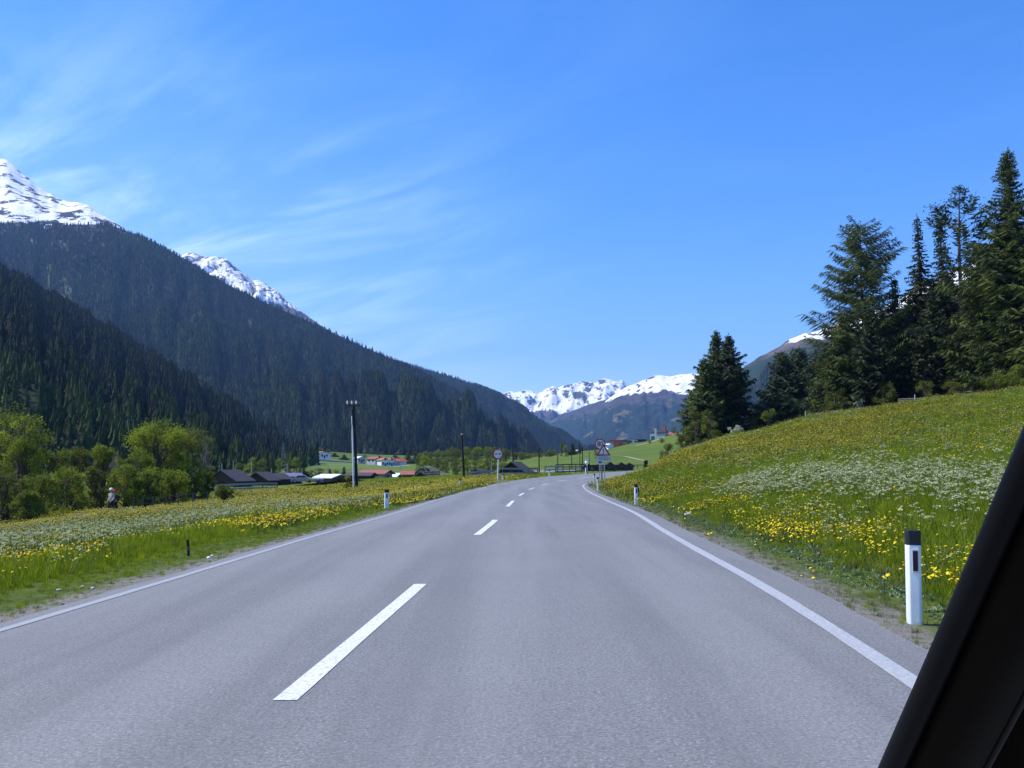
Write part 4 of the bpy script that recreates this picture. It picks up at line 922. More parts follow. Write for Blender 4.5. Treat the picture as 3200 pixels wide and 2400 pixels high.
def weed(seed):
    rng = np.random.default_rng(seed); cd = Cards(); n = 26
    P = np.stack([rng.normal(0, .35, n), rng.normal(0, .35, n), rng.uniform(0, .25, n)], 1)
    D = unit(rng.normal(0, 1, (n, 3)) + [0, 0, .6]) * .35; W = unit(np.cross(D, rng.normal(0, 1, (n, 3)) + [0, 0, .5])) * .12; cd.leaf(P, D, W)
    return cd.mesh('weed', M_GR4)
def flower(seed, m, n, r, h0, h1, disc, sub=1, subr=.03, up=True):
    """a plant: n flower heads on stems; each head made of sub little discs"""
    rng = np.random.default_rng(seed); V = []; F = []; mi = []
    for k in range(n):
        a = rng.random() * 6.28; q = r * math.sqrt(rng.random()); x, y = q * math.cos(a), q * math.sin(a); h = rng.uniform(h0, h1)
        i = len(V); V += [(x * .4 - .004, y * .4, 0), (x * .4 + .004, y * .4, 0), (x + .003, y, h), (x - .003, y, h)]; F.append((i, i + 1, i + 2, i + 3)); mi.append(1)
        for s in range(sub):
            if sub > 1: b = rng.random() * 6.28; qq = subr * math.sqrt(rng.random()); cx, cy, cz = x + qq * math.cos(b), y + qq * math.sin(b), h + rng.uniform(-.012, .012)
            else: cx, cy, cz = x, y, h
            d = disc * rng.uniform(.8, 1.2); i = len(V); tx, ty = rng.normal(0, .35), rng.normal(0, .35); K = 6
            V.append((cx, cy, cz + d * .55)); 
            for j in range(K):
                t = 6.283 * j / K; ex, ey = d * math.cos(t), d * math.sin(t); V.append((cx + ex, cy + ey, cz + ex * tx + ey * ty))
            for j in range(K): F.append((i, i + 1 + j, i + 1 + (j + 1) % K)); mi.append(0)
            i2 = len(V); V.append((cx, cy, cz - d * .4))
            for j in range(K): F.append((i2, i + 1 + (j + 1) % K, i + 1 + j)); mi.append(0)
    me = np_mesh('flower_plant', V, F, m); me.materials.append(M_STEM); me.polygons.foreach_set('material_index', mi); return me

def cand(n, D0, D1, seed, umin=-.60, umax=.62, power=1.0):
    """candidates with density ~ 1/D^2 beyond D0"""
    rng = np.random.default_rng(seed)
    n = int(n * 1.45); A1 = .5 * D0 * D0 - .5 * 3.5 ** 2; A2 = D0 * D0 * math.log(D1 / D0); f = A1 / (A1 + A2); r = rng.random(n)
    near = np.sqrt(3.5 ** 2 + rng.random(n) * (D0 ** 2 - 3.5 ** 2)); far = D0 * np.exp(rng.random(n) * math.log(D1 / D0))
    D = np.where(r < f, near, far); u = rng.uniform(umin, umax, n); X = u * (D + 9)
    s, right = road_dist(X, D)
    return X, D, s, right, rng
def bandY(X, Y): return Y + np.clip(X / Y - .333, -.14, .2) * 42 + 1.6 * fbm(X / 6, Y / 6, 71, 3)
def plants(name, n, D0, D1, seed, dens, protos, smin, smax, label, cat, hz=None, wgrow=.6, tilt=.12, nidx=None):
    X, Y, s, right, rng = cand(n, D0, D1, seed); n = len(X)
    d = dens(X, Y, s, right); k = (rng.random(n) < d) & (s > .05)
    X, Y, s, right = X[k], Y[k], s[k], right[k]; m = len(X)
    Z = ground_z(X, Y) - .02
    g = np.maximum(1, Y / D0) ** wgrow
    sc = rng.uniform(smin, smax, m)
    if hz is not None: sc = sc * hz(X, Y, s, right)
    idx = rng.integers(0, len(protos), m) if nidx is None else nidx(X, Y, s, right, rng)
    scatter(name, np.stack([X, Y, Z], 1), np.stack([sc * g, sc * g, sc], 1), rng.random(m) * 6.28, idx, protos, label, cat, tilt=rng.normal(0, tilt, (m, 2)))
    return m
# grass
GP = [blade_clump(1, 34, .022, M_GR1), blade_clump(2, 30, .026, M_GR1), blade_clump(3, 34, .02, M_GR2), blade_clump(4, 26, .018, M_GR3), weed(5)]
def gh(X, Y, s, r):
    h = .28 + .72 * sstep(s, .3, 2.2); h = np.where(r, h, .22 + .78 * sstep(s, 1.0, 2.8))
    return h * (1 + .35 * fbm(X / 3, Y / 3, 31, 3))
def gd(X, Y, s, r):
    e = s + .35 * fbm(X / 1.2, Y / 1.2, 32, 3)
    return np.where(r, .30 + .70 * sstep(e, .2, .8), .6 + .65 * sstep(e, .1, .6))
def gi(X, Y, s, r, rng):
    q = rng.random(len(X)); e = s + .5 * fbm(X / 1.1, Y / 1.1, 33, 3)
    dry = np.where(r, .55 * (1 - sstep(e, .6, 1.5)) + .05, .35 * (1 - sstep(e, .2, .8)) + .03)
    wd = np.where(r, .8 * sstep(e, .25, .5) * (1 - sstep(e, .9, 1.5)), .5 * (1 - sstep(e, .3, .8)))
    idx = np.where(q < .42, 0, np.where(q < .7, 1, 2)); idx = np.where(rng.random(len(X)) < dry, 3, idx); idx = np.where(rng.random(len(X)) < wd, 4, idx)
    return idx
plants('meadow_grass', 210000, 24, 150, 41, gd, GP, .17, .29, 'long green meadow grass on both sides of the road', 'grass', gh, .75, nidx=gi)
# white umbels
UP = [flower(11, M_UMB, 4, .22, .26, .48, .013, 7, .036), flower(12, M_UMB, 5, .26, .24, .46, .013, 7, .038), flower(13, M_UMB, 3, .18, .30, .52, .012, 8, .042)]
def umb(X, Y, s, r):
    p = fbm(X / 5.5, Y / 9, 51, 4); q = fbm(X / 1.6, Y / 1.6, 52, 3)
    l = (.08 + .92 * sstep(Y, 9, 18)) * sstep(s + .6 * p, .7, 1.9) * sstep(p + .6 * q, -.55, .50) * (1 - .55 * sstep(Y, 90, 125))
    Yw = bandY(X, Y); band = sstep(Yw, 19.5, 22) * (1 - sstep(Yw, 25.5, 27.5)); near = sstep(X, 4.0, 7.5) * sstep(Y, 9, 14) * (1 - sstep(Y, 17, 22))
    top = sstep(Y, 74, 96) * (1 - sstep(Y, 112, 122))
    rr = (.75 * band * sstep(s, 1.6, 3) + .16 * near + .32 * top * sstep(s, 3, 6) + .02) * sstep(p + .6 * q, -.35, .25)
    return np.where(r, (rr + .03) * .34 * sstep(s, 1.1, 1.9), l * .115)
plants('cow_parsley', 150000, 30, 130, 42, umb, UP, .75, 1.15, 'white cow parsley blossoming in drifts over both meadows', 'flowers', None, .35)
# yellow flowers
DP = [flower(21, M_DAN, 4, .16, .12, .26, .017), flower(22, M_DAN, 3, .12, .14, .28, .018), flower(23, M_BUT, 7, .25, .25, .5, .014)]
def dan(X, Y, s, r):
    p = fbm(X / 3.2, Y / 6, 61, 4); q = fbm(X / .9, Y / .9, 62, 3); w = fbm(X / 8, Y / 14, 63, 3)
    l = .36 * sstep(s, .6, 1.6) * sstep(p + .7 * q, -.1, .5) * (1 + 1.2 * sstep(Y, 10, 14) * (1 - sstep(Y, 20, 26))) + .42 * sstep(Y, 20, 45) * sstep(w + .5 * q, -.35, .5)
    l = l + .14 * sstep(s, 1.3, 2.4) * (1 - sstep(s, 3.5, 6)) * sstep(Y, 16, 26)
    e = s + p * .6
    verge = .55 * sstep(e, .9, 1.3) * (1 - sstep(e, 1.9, 3.2)); rr = verge * sstep(q + .4 * p, -.12, .4) + .05 * sstep(q, .1, .5) * (1 - sstep(Y, 34, 40))
    hill = .40 * sstep(bandY(X, Y), 34, 46) * (1 - sstep(Y, 84, 104)) * sstep(s, 3, 8) * sstep(w + .7 * q, -.5, .35)
    return np.where(r, rr + hill + .10 * sstep(Y, 25, 40) * sstep(q, 0, .4), l)
def di(X, Y, s, r, rng):
    m = rng.integers(0, 2, len(X)); return np.where(rng.random(len(X)) < np.where(r, .15 + .8 * sstep(Y, 30, 45), .10 + .5 * sstep(Y, 24, 50)), 2, m)
plants('yellow_meadow_flowers', 190000, 26, 125, 43, dan, DP, .8, 1.2, 'yellow dandelions and buttercups scattered over both meadows', 'flowers', None, .95, nidx=di)

# ------------------------------------------------------------------ buildings
def house(name, label, cat, px, D, w, l, ye, yr, rz=0.0, wm=None, rm=None, group=None, over=.5, windows=(), door=True, zb=None, thick=.16, chimney=False, roof_shift=0.0):
    """gable front faces -y before rotation; w gable width, l ridge length; ye/yr picture rows of eave and ridge at distance D"""
    x, y, z = at(px, D); z = z if zb is None else zb; he = zpix(ye, D) - z; hr = zpix(yr, D) - z
    o = empty(name, (x, y, z), rz, label, cat, group)
    mb = MB().prism([(-w / 2, -3), (w / 2, -3), (w / 2, he), (roof_shift, hr), (-w / 2, he)], -l / 2, l / 2)
    mb.build('wall', wm, o)
    for sg in (-1, 1):
        r = MB(); hw = w / 2 + over; slope = (hr - he) / (w / 2); ez = he - slope * over + .04; th = thick
        a = (roof_shift, hr + .04); b = (sg * hw, ez)
        r.prism([a, b, (b[0], b[1] + th), (a[0], a[1] + th)], -l / 2 - over, l / 2 + over); r.build('roof', rm, o)
    if door:
        d = MB().box(-.55, .55, -l / 2 - .05, -l / 2 + .02, 0, min(2.0, he * .85)); d.build('door', M_WOOD_N, o)
    for (face, u, v, ww, hh) in windows:      # face 'f' gable front, 'r' right eave side, 'l' left eave side
        wd = MB(); fr = MB()
        if face == 'f':
            wd.box(u - ww / 2, u + ww / 2, -l / 2 - .03, -l / 2 + .02, v, v + hh); fr.box(u - ww / 2 - .1, u + ww / 2 + .1, -l / 2 - .02, -l / 2 + .02, v - .1, v + hh + .1)
        else:
            s = 1 if face == 'r' else -1; x0, x1 = sorted((s * w / 2, s * (w / 2 + .03))); x2 = sorted((s * w / 2, s * (w / 2 + .02)))
            wd.box(x0, x1, u - ww / 2, u + ww / 2, v, v + hh); fr.box(x2[0], x2[1], u - ww / 2 - .1, u + ww / 2 + .1, v - .1, v + hh + .1)
        f = fr.build('window', M_WOOD_B if wm is M_PLASTER or wm is M_PLASTER_G else M_PLASTER, o); wd.build('pane', M_GLASS, f)
    if chimney:
        MB().box(w * .12, w * .12 + .7, -.35, .35, hr - 1.2, hr + .9).build('chimney', M_PLASTER_G, o)
    return o
R = math.radians
GH = 'huts beyond the left meadow'
house('wooden_hut', 'largest dark wooden hut with a grey gable roof behind the pale rail fence', 'hut', 720, 168, 5.6, 5.2, 1501, 1471, R(-16), M_WOOD_D, M_ROOF_D, GH)
house('wooden_hut', 'second dark wooden hut with brown roof, right of the largest hut', 'hut', 822, 176, 4.2, 4.0, 1499, 1478, R(-16), M_WOOD_D, M_ROOF_D, GH)
house('wooden_hut', 'third small dark hut, overlapping the brown-walled shed', 'hut', 868, 180, 3.4, 3.4, 1496, 1482, R(-20), M_WOOD_D, M_ROOF_D, GH)
house('wooden_shed', 'brown-walled shed with a bluish roof right of the dark huts', 'shed', 905, 186, 3.2, 3.8, 1489, 1481, R(-60), M_WOOD_B, M_ROOF_P, GH)
house('wooden_shed', 'brown shed with a bright white sheet roof', 'shed', 1036, 178, 4.4, 3.6, 1493, 1484.5, R(62), M_WOOD_B, M_ROOF_W, GH)
house('wooden_shed', 'low dark shed with a bluish-grey roof behind the tall double pole', 'shed', 1128, 165, 3.2, 4.0, 1487, 1480, R(80), M_WOOD_D, M_ROOF_D, GH)
house('wooden_barn', 'long barn with a red tiled roof right of the tall double pole', 'barn', 1176, 178, 4.4, 4.6, 1481, 1471, R(76), M_WOOD_G, M_ROOF_R, GH)
house('wooden_shed', 'small shed with a white roof patch at the right end of the red-roofed barn', 'shed', 1230, 186, 2.4, 2.2, 1489, 1481, R(70), M_WOOD_D, M_ROOF_W, GH, door=False)
house('wooden_shed', 'small dark shed with a red roof left of the tunnel mouth', 'shed', 1276, 176, 1.7, 1.7, 1482, 1475, R(86), M_WOOD_D, M_ROOF_R, GH)
house('wooden_hut', 'low dark hut with a sloping roof in front of the tunnel mouth', 'hut', 1337, 168, 2.8, 2.6, 1488, 1476, R(-40), M_WOOD_D, M_ROOF_D, GH)
house('wooden_hut', 'dark hut roof peeping over the rails left of the no-overtaking sign', 'hut', 1496, 172, 2.2, 2.0, 1478, 1468, R(-20), M_WOOD_D, M_ROOF_D, GH)
house('wooden_hut', 'wide low hut with a dark gable and pyramid-like roof right of the no-overtaking sign', 'hut', 1612, 160, 4.6, 3.4, 1475, 1446, R(-22), M_WOOD_N, M_ROOF_D, None, over=.5)
GS = 'small gabled stores behind the dark fence'
for px, D, yr, w, lab in [(1833, 215, 1449, 1.7, 'small dark gabled store beside the white roadside mirror'), (1866, 220, 1452, 1.9, 'small dark gabled store half hidden by the sign poles'), (1904, 215, 1445.5, 2.4, 'first small gabled store right of the sign poles'),
                          (1939, 220, 1446.5, 2.3, 'second small gabled store right of the sign poles'), (1964, 225, 1448, 1.9, 'last small gabled store at the right end of the dark fence')]:
    house('gabled_store', lab, 'hut', px, D, w, 1.8, 1457, yr, R(8), M_WOOD_D, M_WOOD_D, GS, over=.3, thick=.1)
GV = 'village houses'
W3 = [('f', -1.7, 1.2, 1.0, 1.2), ('f', 1.7, 1.2, 1.0, 1.2), ('f', 0, 4.0, 1.4, 1.2), ('l', -2, 1.2, 1.2, 1.2), ('l', 2, 1.2, 1.2, 1.2)]
house('village_house', 'white house with reddish roof above the retaining wall', 'house', 1006, 640, 9.0, 8.0, 1417, 1411, R(35), M_PLASTER, M_ROOF_R, GV, over=.9, windows=W3, zb=3.0)
house('village_house', 'small pale house with light roof right of the tall double pole', 'house', 1122, 680, 6, 7, 1432, 1427, R(40), M_PLASTER_G, M_ROOF_W, GV, windows=W3[:2], zb=0)
house('village_house', 'grey house with dull red roof left of the orange-roofed row', 'house', 1172, 670, 7.5, 9, 1434, 1428, R(50), M_PLASTER_G, M_ROOF_R, GV, windows=W3, zb=-.5)
for k, (px, ye, yr, rz, lab, wm, rm) in enumerate([(1197, 1438, 1432, 38, 'leftmost orange-roofed house of the village row, with white gable', M_PLASTER, M_ROOF_R2), (1215, 1439, 1433, 50, 'second orange-roofed house of the village row', M_PLASTER, M_ROOF_R2),
        (1232, 1441, 1434, 128, 'third orange-roofed house of the village row, roof sloping left', M_PLASTER_G, M_ROOF_R2), (1252, 1442, 1433, 135, 'rightmost orange-roofed house of the village row', M_PLASTER, M_ROOF_R2)]):
    house('village_house', lab, 'house', px, 600 + 8 * k, 5.4, 5.6, ye, yr, R(rz), wm, rm, GV, over=.5, windows=W3[:3], zb=-2.2, chimney=(k % 2 == 0))
MB().box(-3, 3, -2, 2, -1, 2.6)
# buildings on the right rise
def box_building(name, label, cat, px, D, w, l, yt, yb, rz, wm, rm, wins, group=None, roof_t=.35):
    x, y, z = at(px, D); zb = zpix(yb, D); h = zpix(yt, D) - zb
    o = empty(name, (x, y, zb), rz, label, cat, group)
    MB().box(-w / 2, w / 2, -l / 2, l / 2, -6, h).build('wall', wm, o)
    MB().box(-w / 2 - .4, w / 2 + .4, -l / 2 - .4, l / 2 + .4, h + .002, h + roof_t).build('roof', rm, o)
    for (u, v, ww, hh) in wins:
        f = MB().box(u - ww / 2 - .1, u + ww / 2 + .1, -l / 2 - .03, -l / 2 + .02, v - .1, v + hh + .1).build('window', M_PLASTER, o)
        MB().box(u - ww / 2, u + ww / 2, -l / 2 - .05, -l / 2 - .031, v, v + hh).build('pane', M_GLASS, f)
    return o
GR = 'buildings on the green rise'
box_building('flat_roofed_building', 'orange-red flat-roofed building behind the warning sign', 'building', 1922, 500, 5.8, 6, 1376.5, 1396, R(-12), M_ORANGE, M_ORANGE, [(-1.7, .8, 1.8, 1.5)], GR, .2)
box_building('flat_roofed_building', 'long low brown-red building with a pale band, right of the orange-red building', 'building', 1948, 512, 7.2, 7, 1378, 1391, R(-8), M_ROOF_R, M_ROOF_D, [(0, .5, 4.2, .7)], GR, .3)
box_building('flat_roofed_building', 'dark low building with a white middle bay on the skyline of the rise', 'building', 1978, 520, 5.0, 6, 1376, 1385, R(-6), M_PLASTER, M_PLASTER, [(-1.4, .3, 1.9, 1.0), (1.6, .3, 1.5, 1.0)], GR, .15)
box_building('flat_roofed_building', 'darkest small building at the right end of the low row', 'building', 2001, 530, 6.4, 6, 1374.5, 1381, R(-6), M_WOOD_D, M_ROOF_D, [], GR, .25)
house('white_shed', 'white glasshouse-like shed below the orange-red building', 'shed', 1902, 470, 3.6, 3.2, 1391, 1387.5, R(40), M_ROOF_W, M_ROOF_W, GR, over=.1, door=False)
ch = house('village_church', 'pale church nave with a white front turret and a dark roof line on the rise', 'church', 2062, 500, 5.5, 7.5, 1354, 1347, R(66), M_PLASTER_G, M_WOOD_D, None, over=.3, door=False, windows=[('r', -2, 1.6, .7, 1.2), ('r', .5, 1.6, .7, 1.2), ('r', 2.6, 1.6, .7, 1.2), ('f', 0, 2, .7, 1.0)], thick=.4)
def turret():
    x, y, z = at(2041, 494); zb = zpix(1373, 494); o = empty('white_gate_tower', (x, y, zb), R(-8), 'white slender tower with an arched opening at the left end of the church', 'tower')
    w = MB(); hh = zpix(1341, 494) - zb; lo = zpix(1356, 494) - zb
    w.box(1.0, 1.9, -1, 1, -4, hh); w.box(-1.4, -.9, -1, 1, -4, lo); w.box(-.9, 1.0, -1, 1, 1.6, lo); w.build('wall', M_PLASTER, o)
    MB().box(.85, 2.05, -1.15, 1.15, hh + .003, hh + .2).build('roof', M_PLASTER, o)
    MB().box(-.9, 1.0, -.6, .6, -1, 1.6).build('doorway', M_GLASS, o)
turret()
def spire():
    x, y, z = at(2080, 530); zb = zpix(1356, 530); o = empty('church_tower', (x, y, zb), 0, 'church tower with a tall thin red spire behind the nave', 'church tower')
    t = MB().box(-1.2, 1.2, -1.2, 1.2, -6, .8); t.build('wall', M_PLASTER_G, o); h = zpix(1322, 530) - zb
    MB().lathe([(1.35, .81), (1.0, 1.6), (.65, 3.0), (.35, h * .75), (.05, h)], 8).build('spire', mat('spire_red', (.30, .02, .05), .6, .15, 2), o)
    MB().box(-.05, .05, -.05, .05, h - .1, h + 1.2).build('cross', M_GALV, o)
spire()
house('village_house', 'low red-roofed house right of the red spire', 'house', 2101, 520, 5, 5.6, 1358, 1351, R(80), M_PLASTER_G, M_ROOF_R, GR, over=.6, windows=[('r', 0, .8, 1, 1)])
house('village_house', 'tiny white gabled house among the trees right of the red-roofed house', 'house', 2124, 560, 1.8, 2, 1353, 1349, R(10), M_PLASTER, M_WOOD_D, GR, over=.2, door=False)
house('white_shed', 'tiny white-walled shed at the edge of the valley tree band', 'shed', 1803, 440, 1.5, 1.6, 1410, 1407.5, R(30), M_PLASTER, M_PLASTER, None, over=.15, door=False)
def pink_box():
    x, y, z = at(2018, 230); zb = zpix(1443.5, 230); zz = zpix(1437, 230) - zb
    o = empty('beehive_box', (x, y, zb), .3, 'small dark box with a pinkish lid peeping over the near slope', 'box')
    MB().box(-.4, .4, -.3, .3, -2.5, zz - .18).build('body', M_WOOD_N, o); MB().box(-.46, .46, -.36, .36, zz - .178, zz).build('lid', mat('pinkish_sheet', (.55, .36, .33), .6, .1, 3), o)
pink_box()

# ------------------------------------------------------------------ tunnel mouth, wall, side roads
def tunnel():
    x, y, z = at(1316, 262); z0 = zpix(1483, 262); R0 = 1.55; Hh = (zpix(1457, 262) - z0)
    o = empty('tunnel_portal', (x, y, z0), R(-14), 'round-arched concrete tunnel mouth in a grassy mound', 'tunnel')
    def arch(r, h, n=16): return [(-r, -1)] + [(-r * math.cos(math.pi * k / n), max(0, h - r) + r * math.sin(math.pi * k / n)) for k in range(n + 1)] + [(r, -1)]
    a, b = arch(1.75, Hh - .2), arch(1.5, Hh - .42); n = len(a); vs = [(p[0], 0, p[1]) for p in a] + [(p[0], 0, p[1]) for p in b] + [(p[0], 5, p[1]) for p in a] + [(p[0], 5, p[1]) for p in b]
    fs = []
    for i in range(n - 1): fs += [(i, i + 1, n + i + 1, n + i), (2 * n + i, 2 * n + i + 1, i + 1, i), (n + i, n + i + 1, 3 * n + i + 1, 3 * n + i)]
    MB().add(vs, fs).build('rim', M_CONC, o)
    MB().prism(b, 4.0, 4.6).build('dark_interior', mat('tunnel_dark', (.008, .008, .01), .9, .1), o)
    # grassy mound over it
    rng = np.random.default_rng(3); X, Yy = np.meshgrid(np.linspace(-7, 8, 40), np.linspace(.3, 16, 26)); 
    prof = np.exp(-((X - .8) / 3.4) ** 2) * (Hh + .5) * np.exp(-(np.maximum(Yy - 3, 0) / 9) ** 2) * sstep(Yy, -.6, .9) + fbm(X, Yy, 4, 3) * .18
    inside = (np.abs(X) < 1.9) & (Yy < 5); Z = np.where(inside & (prof < Hh - .15), Hh - .15, prof) - .4
    ny, nx = X.shape; i = np.arange(ny - 1)[:, None] * nx + np.arange(nx - 1)[None]; F = np.stack([i, i + 1, i + nx + 1, i + nx], -1).reshape(-1, 4)
    ctr = (X[:-1, :-1] + X[1:, 1:]) / 2; cy = (Yy[:-1, :-1] + Yy[1:, 1:]) / 2
    link('mound', np_mesh('mound', np.stack([X, Yy, Z], -1).reshape(-1, 3), F, mat('dull_rough_grass', (.13, .13, .07), .95, .35, 1.2), True), o)
tunnel()
def ribbon(name, label, pts, width, m, dz=.06, kind='structure'):
    P = [at(px, D) for px, D in pts]; X = np.array([p[0] for p in P]); Y = np.array([p[1] for p in P]); n = 60
    t = np.linspace(0, 1, len(P)); q = np.linspace(0, 1, n); x = Pchip(t, X)(q); y = Pchip(t, Y)(q); dx, dy = np.gradient(x), np.gradient(y); l = np.hypot(dx, dy)
    wv = np.linspace(-.5, .5, 5); XX = x[:, None] - (dy / l)[:, None] * wv * width; YY = y[:, None] + (dx / l)[:, None] * wv * width; ZZ = ground_z(XX, YY).max(1)[:, None] + dz + 0 * XX
    i = np.arange(n - 1)[:, None] * 5 + np.arange(4)[None]; F = np.stack([i, i + 5, i + 6, i + 1], -1).reshape(-1, 4)
    tag(link(name, np_mesh(name, np.stack([XX, YY, ZZ], -1).reshape(-1, 3), F, m, True)), label, 'road', kind=kind)
M_TRACK = mat('pale_gravel_track', (.40, .37, .32), .95, .15, .6)
ribbon('side_road', 'grey side road passing between the left meadow and the huts', [(960, 150), (1080, 144), (1200, 141), (1320, 140), (1420, 139), (1500, 138), (1570, 140)], 5.0, M_ASPH, .10)
ribbon('side_road', 'grey side road behind the grey rails', [(1690, 215), (1760, 225), (1850, 232)], 9, M_ASPH, .12)
ribbon('gravel_path', 'pale path crossing the green rise above the small stores', [(1915, 335), (1955, 318), (1985, 302), (2012, 290)], .9, M_TRACK, .06)
ribbon('gravel_path', 'short pale path on the rise below the church', [(1984, 420), (2010, 432), (2040, 445), (2075, 460)], .6, M_TRACK, .15)
ribbon('gravel_path', 'village street above the bright meadow', [(1100, 560), (1160, 575), (1220, 585), (1280, 590)], 8, M_TRACK, .25)
def retaining():
    o = empty('retaining_wall', (0, 0, 0), 0, 'long pale retaining wall carrying the village street', 'wall')
    pts = [(940, 1427, 1433.5, 600), (960, 1431, 1436, 600), (985, 1433.5, 1438, 602), (1015, 1435.5, 1439, 604), (1045, 1438.5, 1441.5, 606), (1075, 1441, 1443, 608), (1100, 1442.5, 1444, 610)]
    vs = []; fs = []
    for px, yt, yb, D in pts:
        x0, y0, zt = unproj(px, yt, D); zb = zpix(yb, D); vs += [(x0, D, zb - 6), (x0, D, zt), (x0, D + 5, zt), (x0, D + 5, zb - 6)]
    for i in range(len(pts) - 1):
        b = i * 4; fs += [(b, b + 4, b + 5, b + 1), (b + 1, b + 5, b + 6, b + 2), (b + 2, b + 6, b + 7, b + 3)]
    MB().add(vs, fs).build('wall', M_CONC, o)
retaining()
# bright village meadow lies on a low terrace below that wall
def terrace():
    X, Y = np.meshgrid(np.linspace(0, 1, 50), np.linspace(0, 1, 14)); px = 925 + X * 385
    D = 330 + Y * 275; yb = np.interp(px, [925, 1000, 1100, 1310], [1497, 1494, 1488, 1480]); ytop = np.interp(px, [925, 945, 985, 1045, 1100, 1200, 1310], [1440, 1436, 1440, 1444, 1447, 1455, 1462])
    yy = yb * (1 - Y) + ytop * Y; x, y, z = unproj(px, yy, D); z = z + .35 * fbm(x / 20, y / 20, 4, 3)
    ed = np.minimum(X, 1 - X); z = np.where(ed < .001, z - 5, z)
    ny, nx = X.shape; i = np.arange(ny - 1)[:, None] * nx + np.arange(nx - 1)[None]; F = np.stack([i, i + 1, i + nx + 1, i + nx], -1).reshape(-1, 4)
    tag(link('hill_meadow', np_mesh('hill_meadow', np.stack([x, y, z], -1).reshape(-1, 3), F, mat('bright_meadow', (.085, .15, .02), .95, .18, .06, col2=(.12, .17, .022)), True)), 'bright green meadow rising to the village', 'field', kind='structure')
terrace()
# ------------------------------------------------------------------ poles
def tilt_pole(name, label, px0, y0, px1, y1, D, r0, r1, m, cap=None, group=None, below=.6):
    x0, yy0, z0 = [float(v) for v in unproj(px0, y0, D)]; x1, yy1, z1 = [float(v) for v in unproj(px1, y1, D)]; g = gz(x0, D)
    zb = min(g, z0) - below
    o = empty(name, (x0, D, g), 0, label, 'pole', group)
    MB().tube([(0, 0, zb - g), (x1 - x0, 0, z1 - g)], [r0, r1], 8).build('shaft', m, o)
    if cap: MB().lathe([(r1 * 1.25, 0), (r1 * 1.25, .1), (.01, .16)], 8, loc=(x1 - x0, 0, z1 - g - .02)).build('cap', cap, o)
    return o
tilt_pole('telegraph_pole', 'leaning dark wooden pole with a pinkish top left of the no-overtaking sign', 1451, 1474, 1443, 1358, 125, .17, .12, M_WOOD_N, mat('pinkish_cap', (.6, .3, .25), .6, .1), None)
GP_ = 'dark wooden poles across the valley'
tilt_pole('telegraph_pole', 'dark pole rising behind the wide low hut', 1605, 1466, 1602, 1388, 165, .15, .10, M_WOOD_N, None, GP_)
tilt_pole('telegraph_pole', 'dark pole at the left end of the dark rail fence', 1685, 1464, 1684, 1401, 190, .14, .10, M_WOOD_N, None, GP_)
tilt_pole('telegraph_pole', 'short dark pole behind the middle of the dark rail fence', 1743, 1456, 1743, 1418, 215, .12, .09, M_WOOD_N, None, GP_)
tilt_pole('telegraph_pole', 'dark pole below the dark conifer of the tree band', 1787, 1452, 1786, 1390, 230, .11, .08, M_WOOD_N, None, GP_)
tilt_pole('telegraph_pole', 'left of two close poles beside the white roadside mirror', 1812, 1452, 1812, 1405, 245, .11, .08, M_WOOD_D, None, GP_)
tilt_pole('telegraph_pole', 'right of two close poles beside the white roadside mirror', 1820, 1452, 1820, 1396, 250, .14, .10, M_WOOD_N, None, GP_)
tilt_pole('telegraph_pole', 'faint pole just right of the white roadside mirror', 1842, 1455, 1841, 1410, 270, .10, .07, M_WOOD_D, None, GP_)
GL = 'slender pale poles behind the huts'
for px, yt, yb, D, lab in [(693, 1448, 1496, 190, 'pale pole left of the largest hut ridge'), (729, 1440, 1475, 210, 'pale pole above the ridge of the largest hut'), (786, 1446, 1494, 185, 'pale pole with a small lamp right of the largest hut'), (849, 1464, 1490, 190, 'pale pole between the second and third huts'),
                           (898, 1450, 1482, 200, 'pale pole above the bluish-roofed shed'), (944, 1463, 1497, 185, 'pale pole at the left side of the bright meadow'), (990, 1448, 1492, 210, 'faint pole behind the white-roofed shed'),
                           (1026, 1456, 1486, 215, 'faint pole above the white roof'), (1253, 1450, 1486, 200, 'pale pole left of the small red-roofed shed'), (1536, 1440, 1475, 170, 'short pale pole left of the no-overtaking sign')]:
    tilt_pole('slender_pole', lab, px, yb, px, yt, D, .09, .07, M_GALV, M_WHITEP if px == 786 else None, GL)
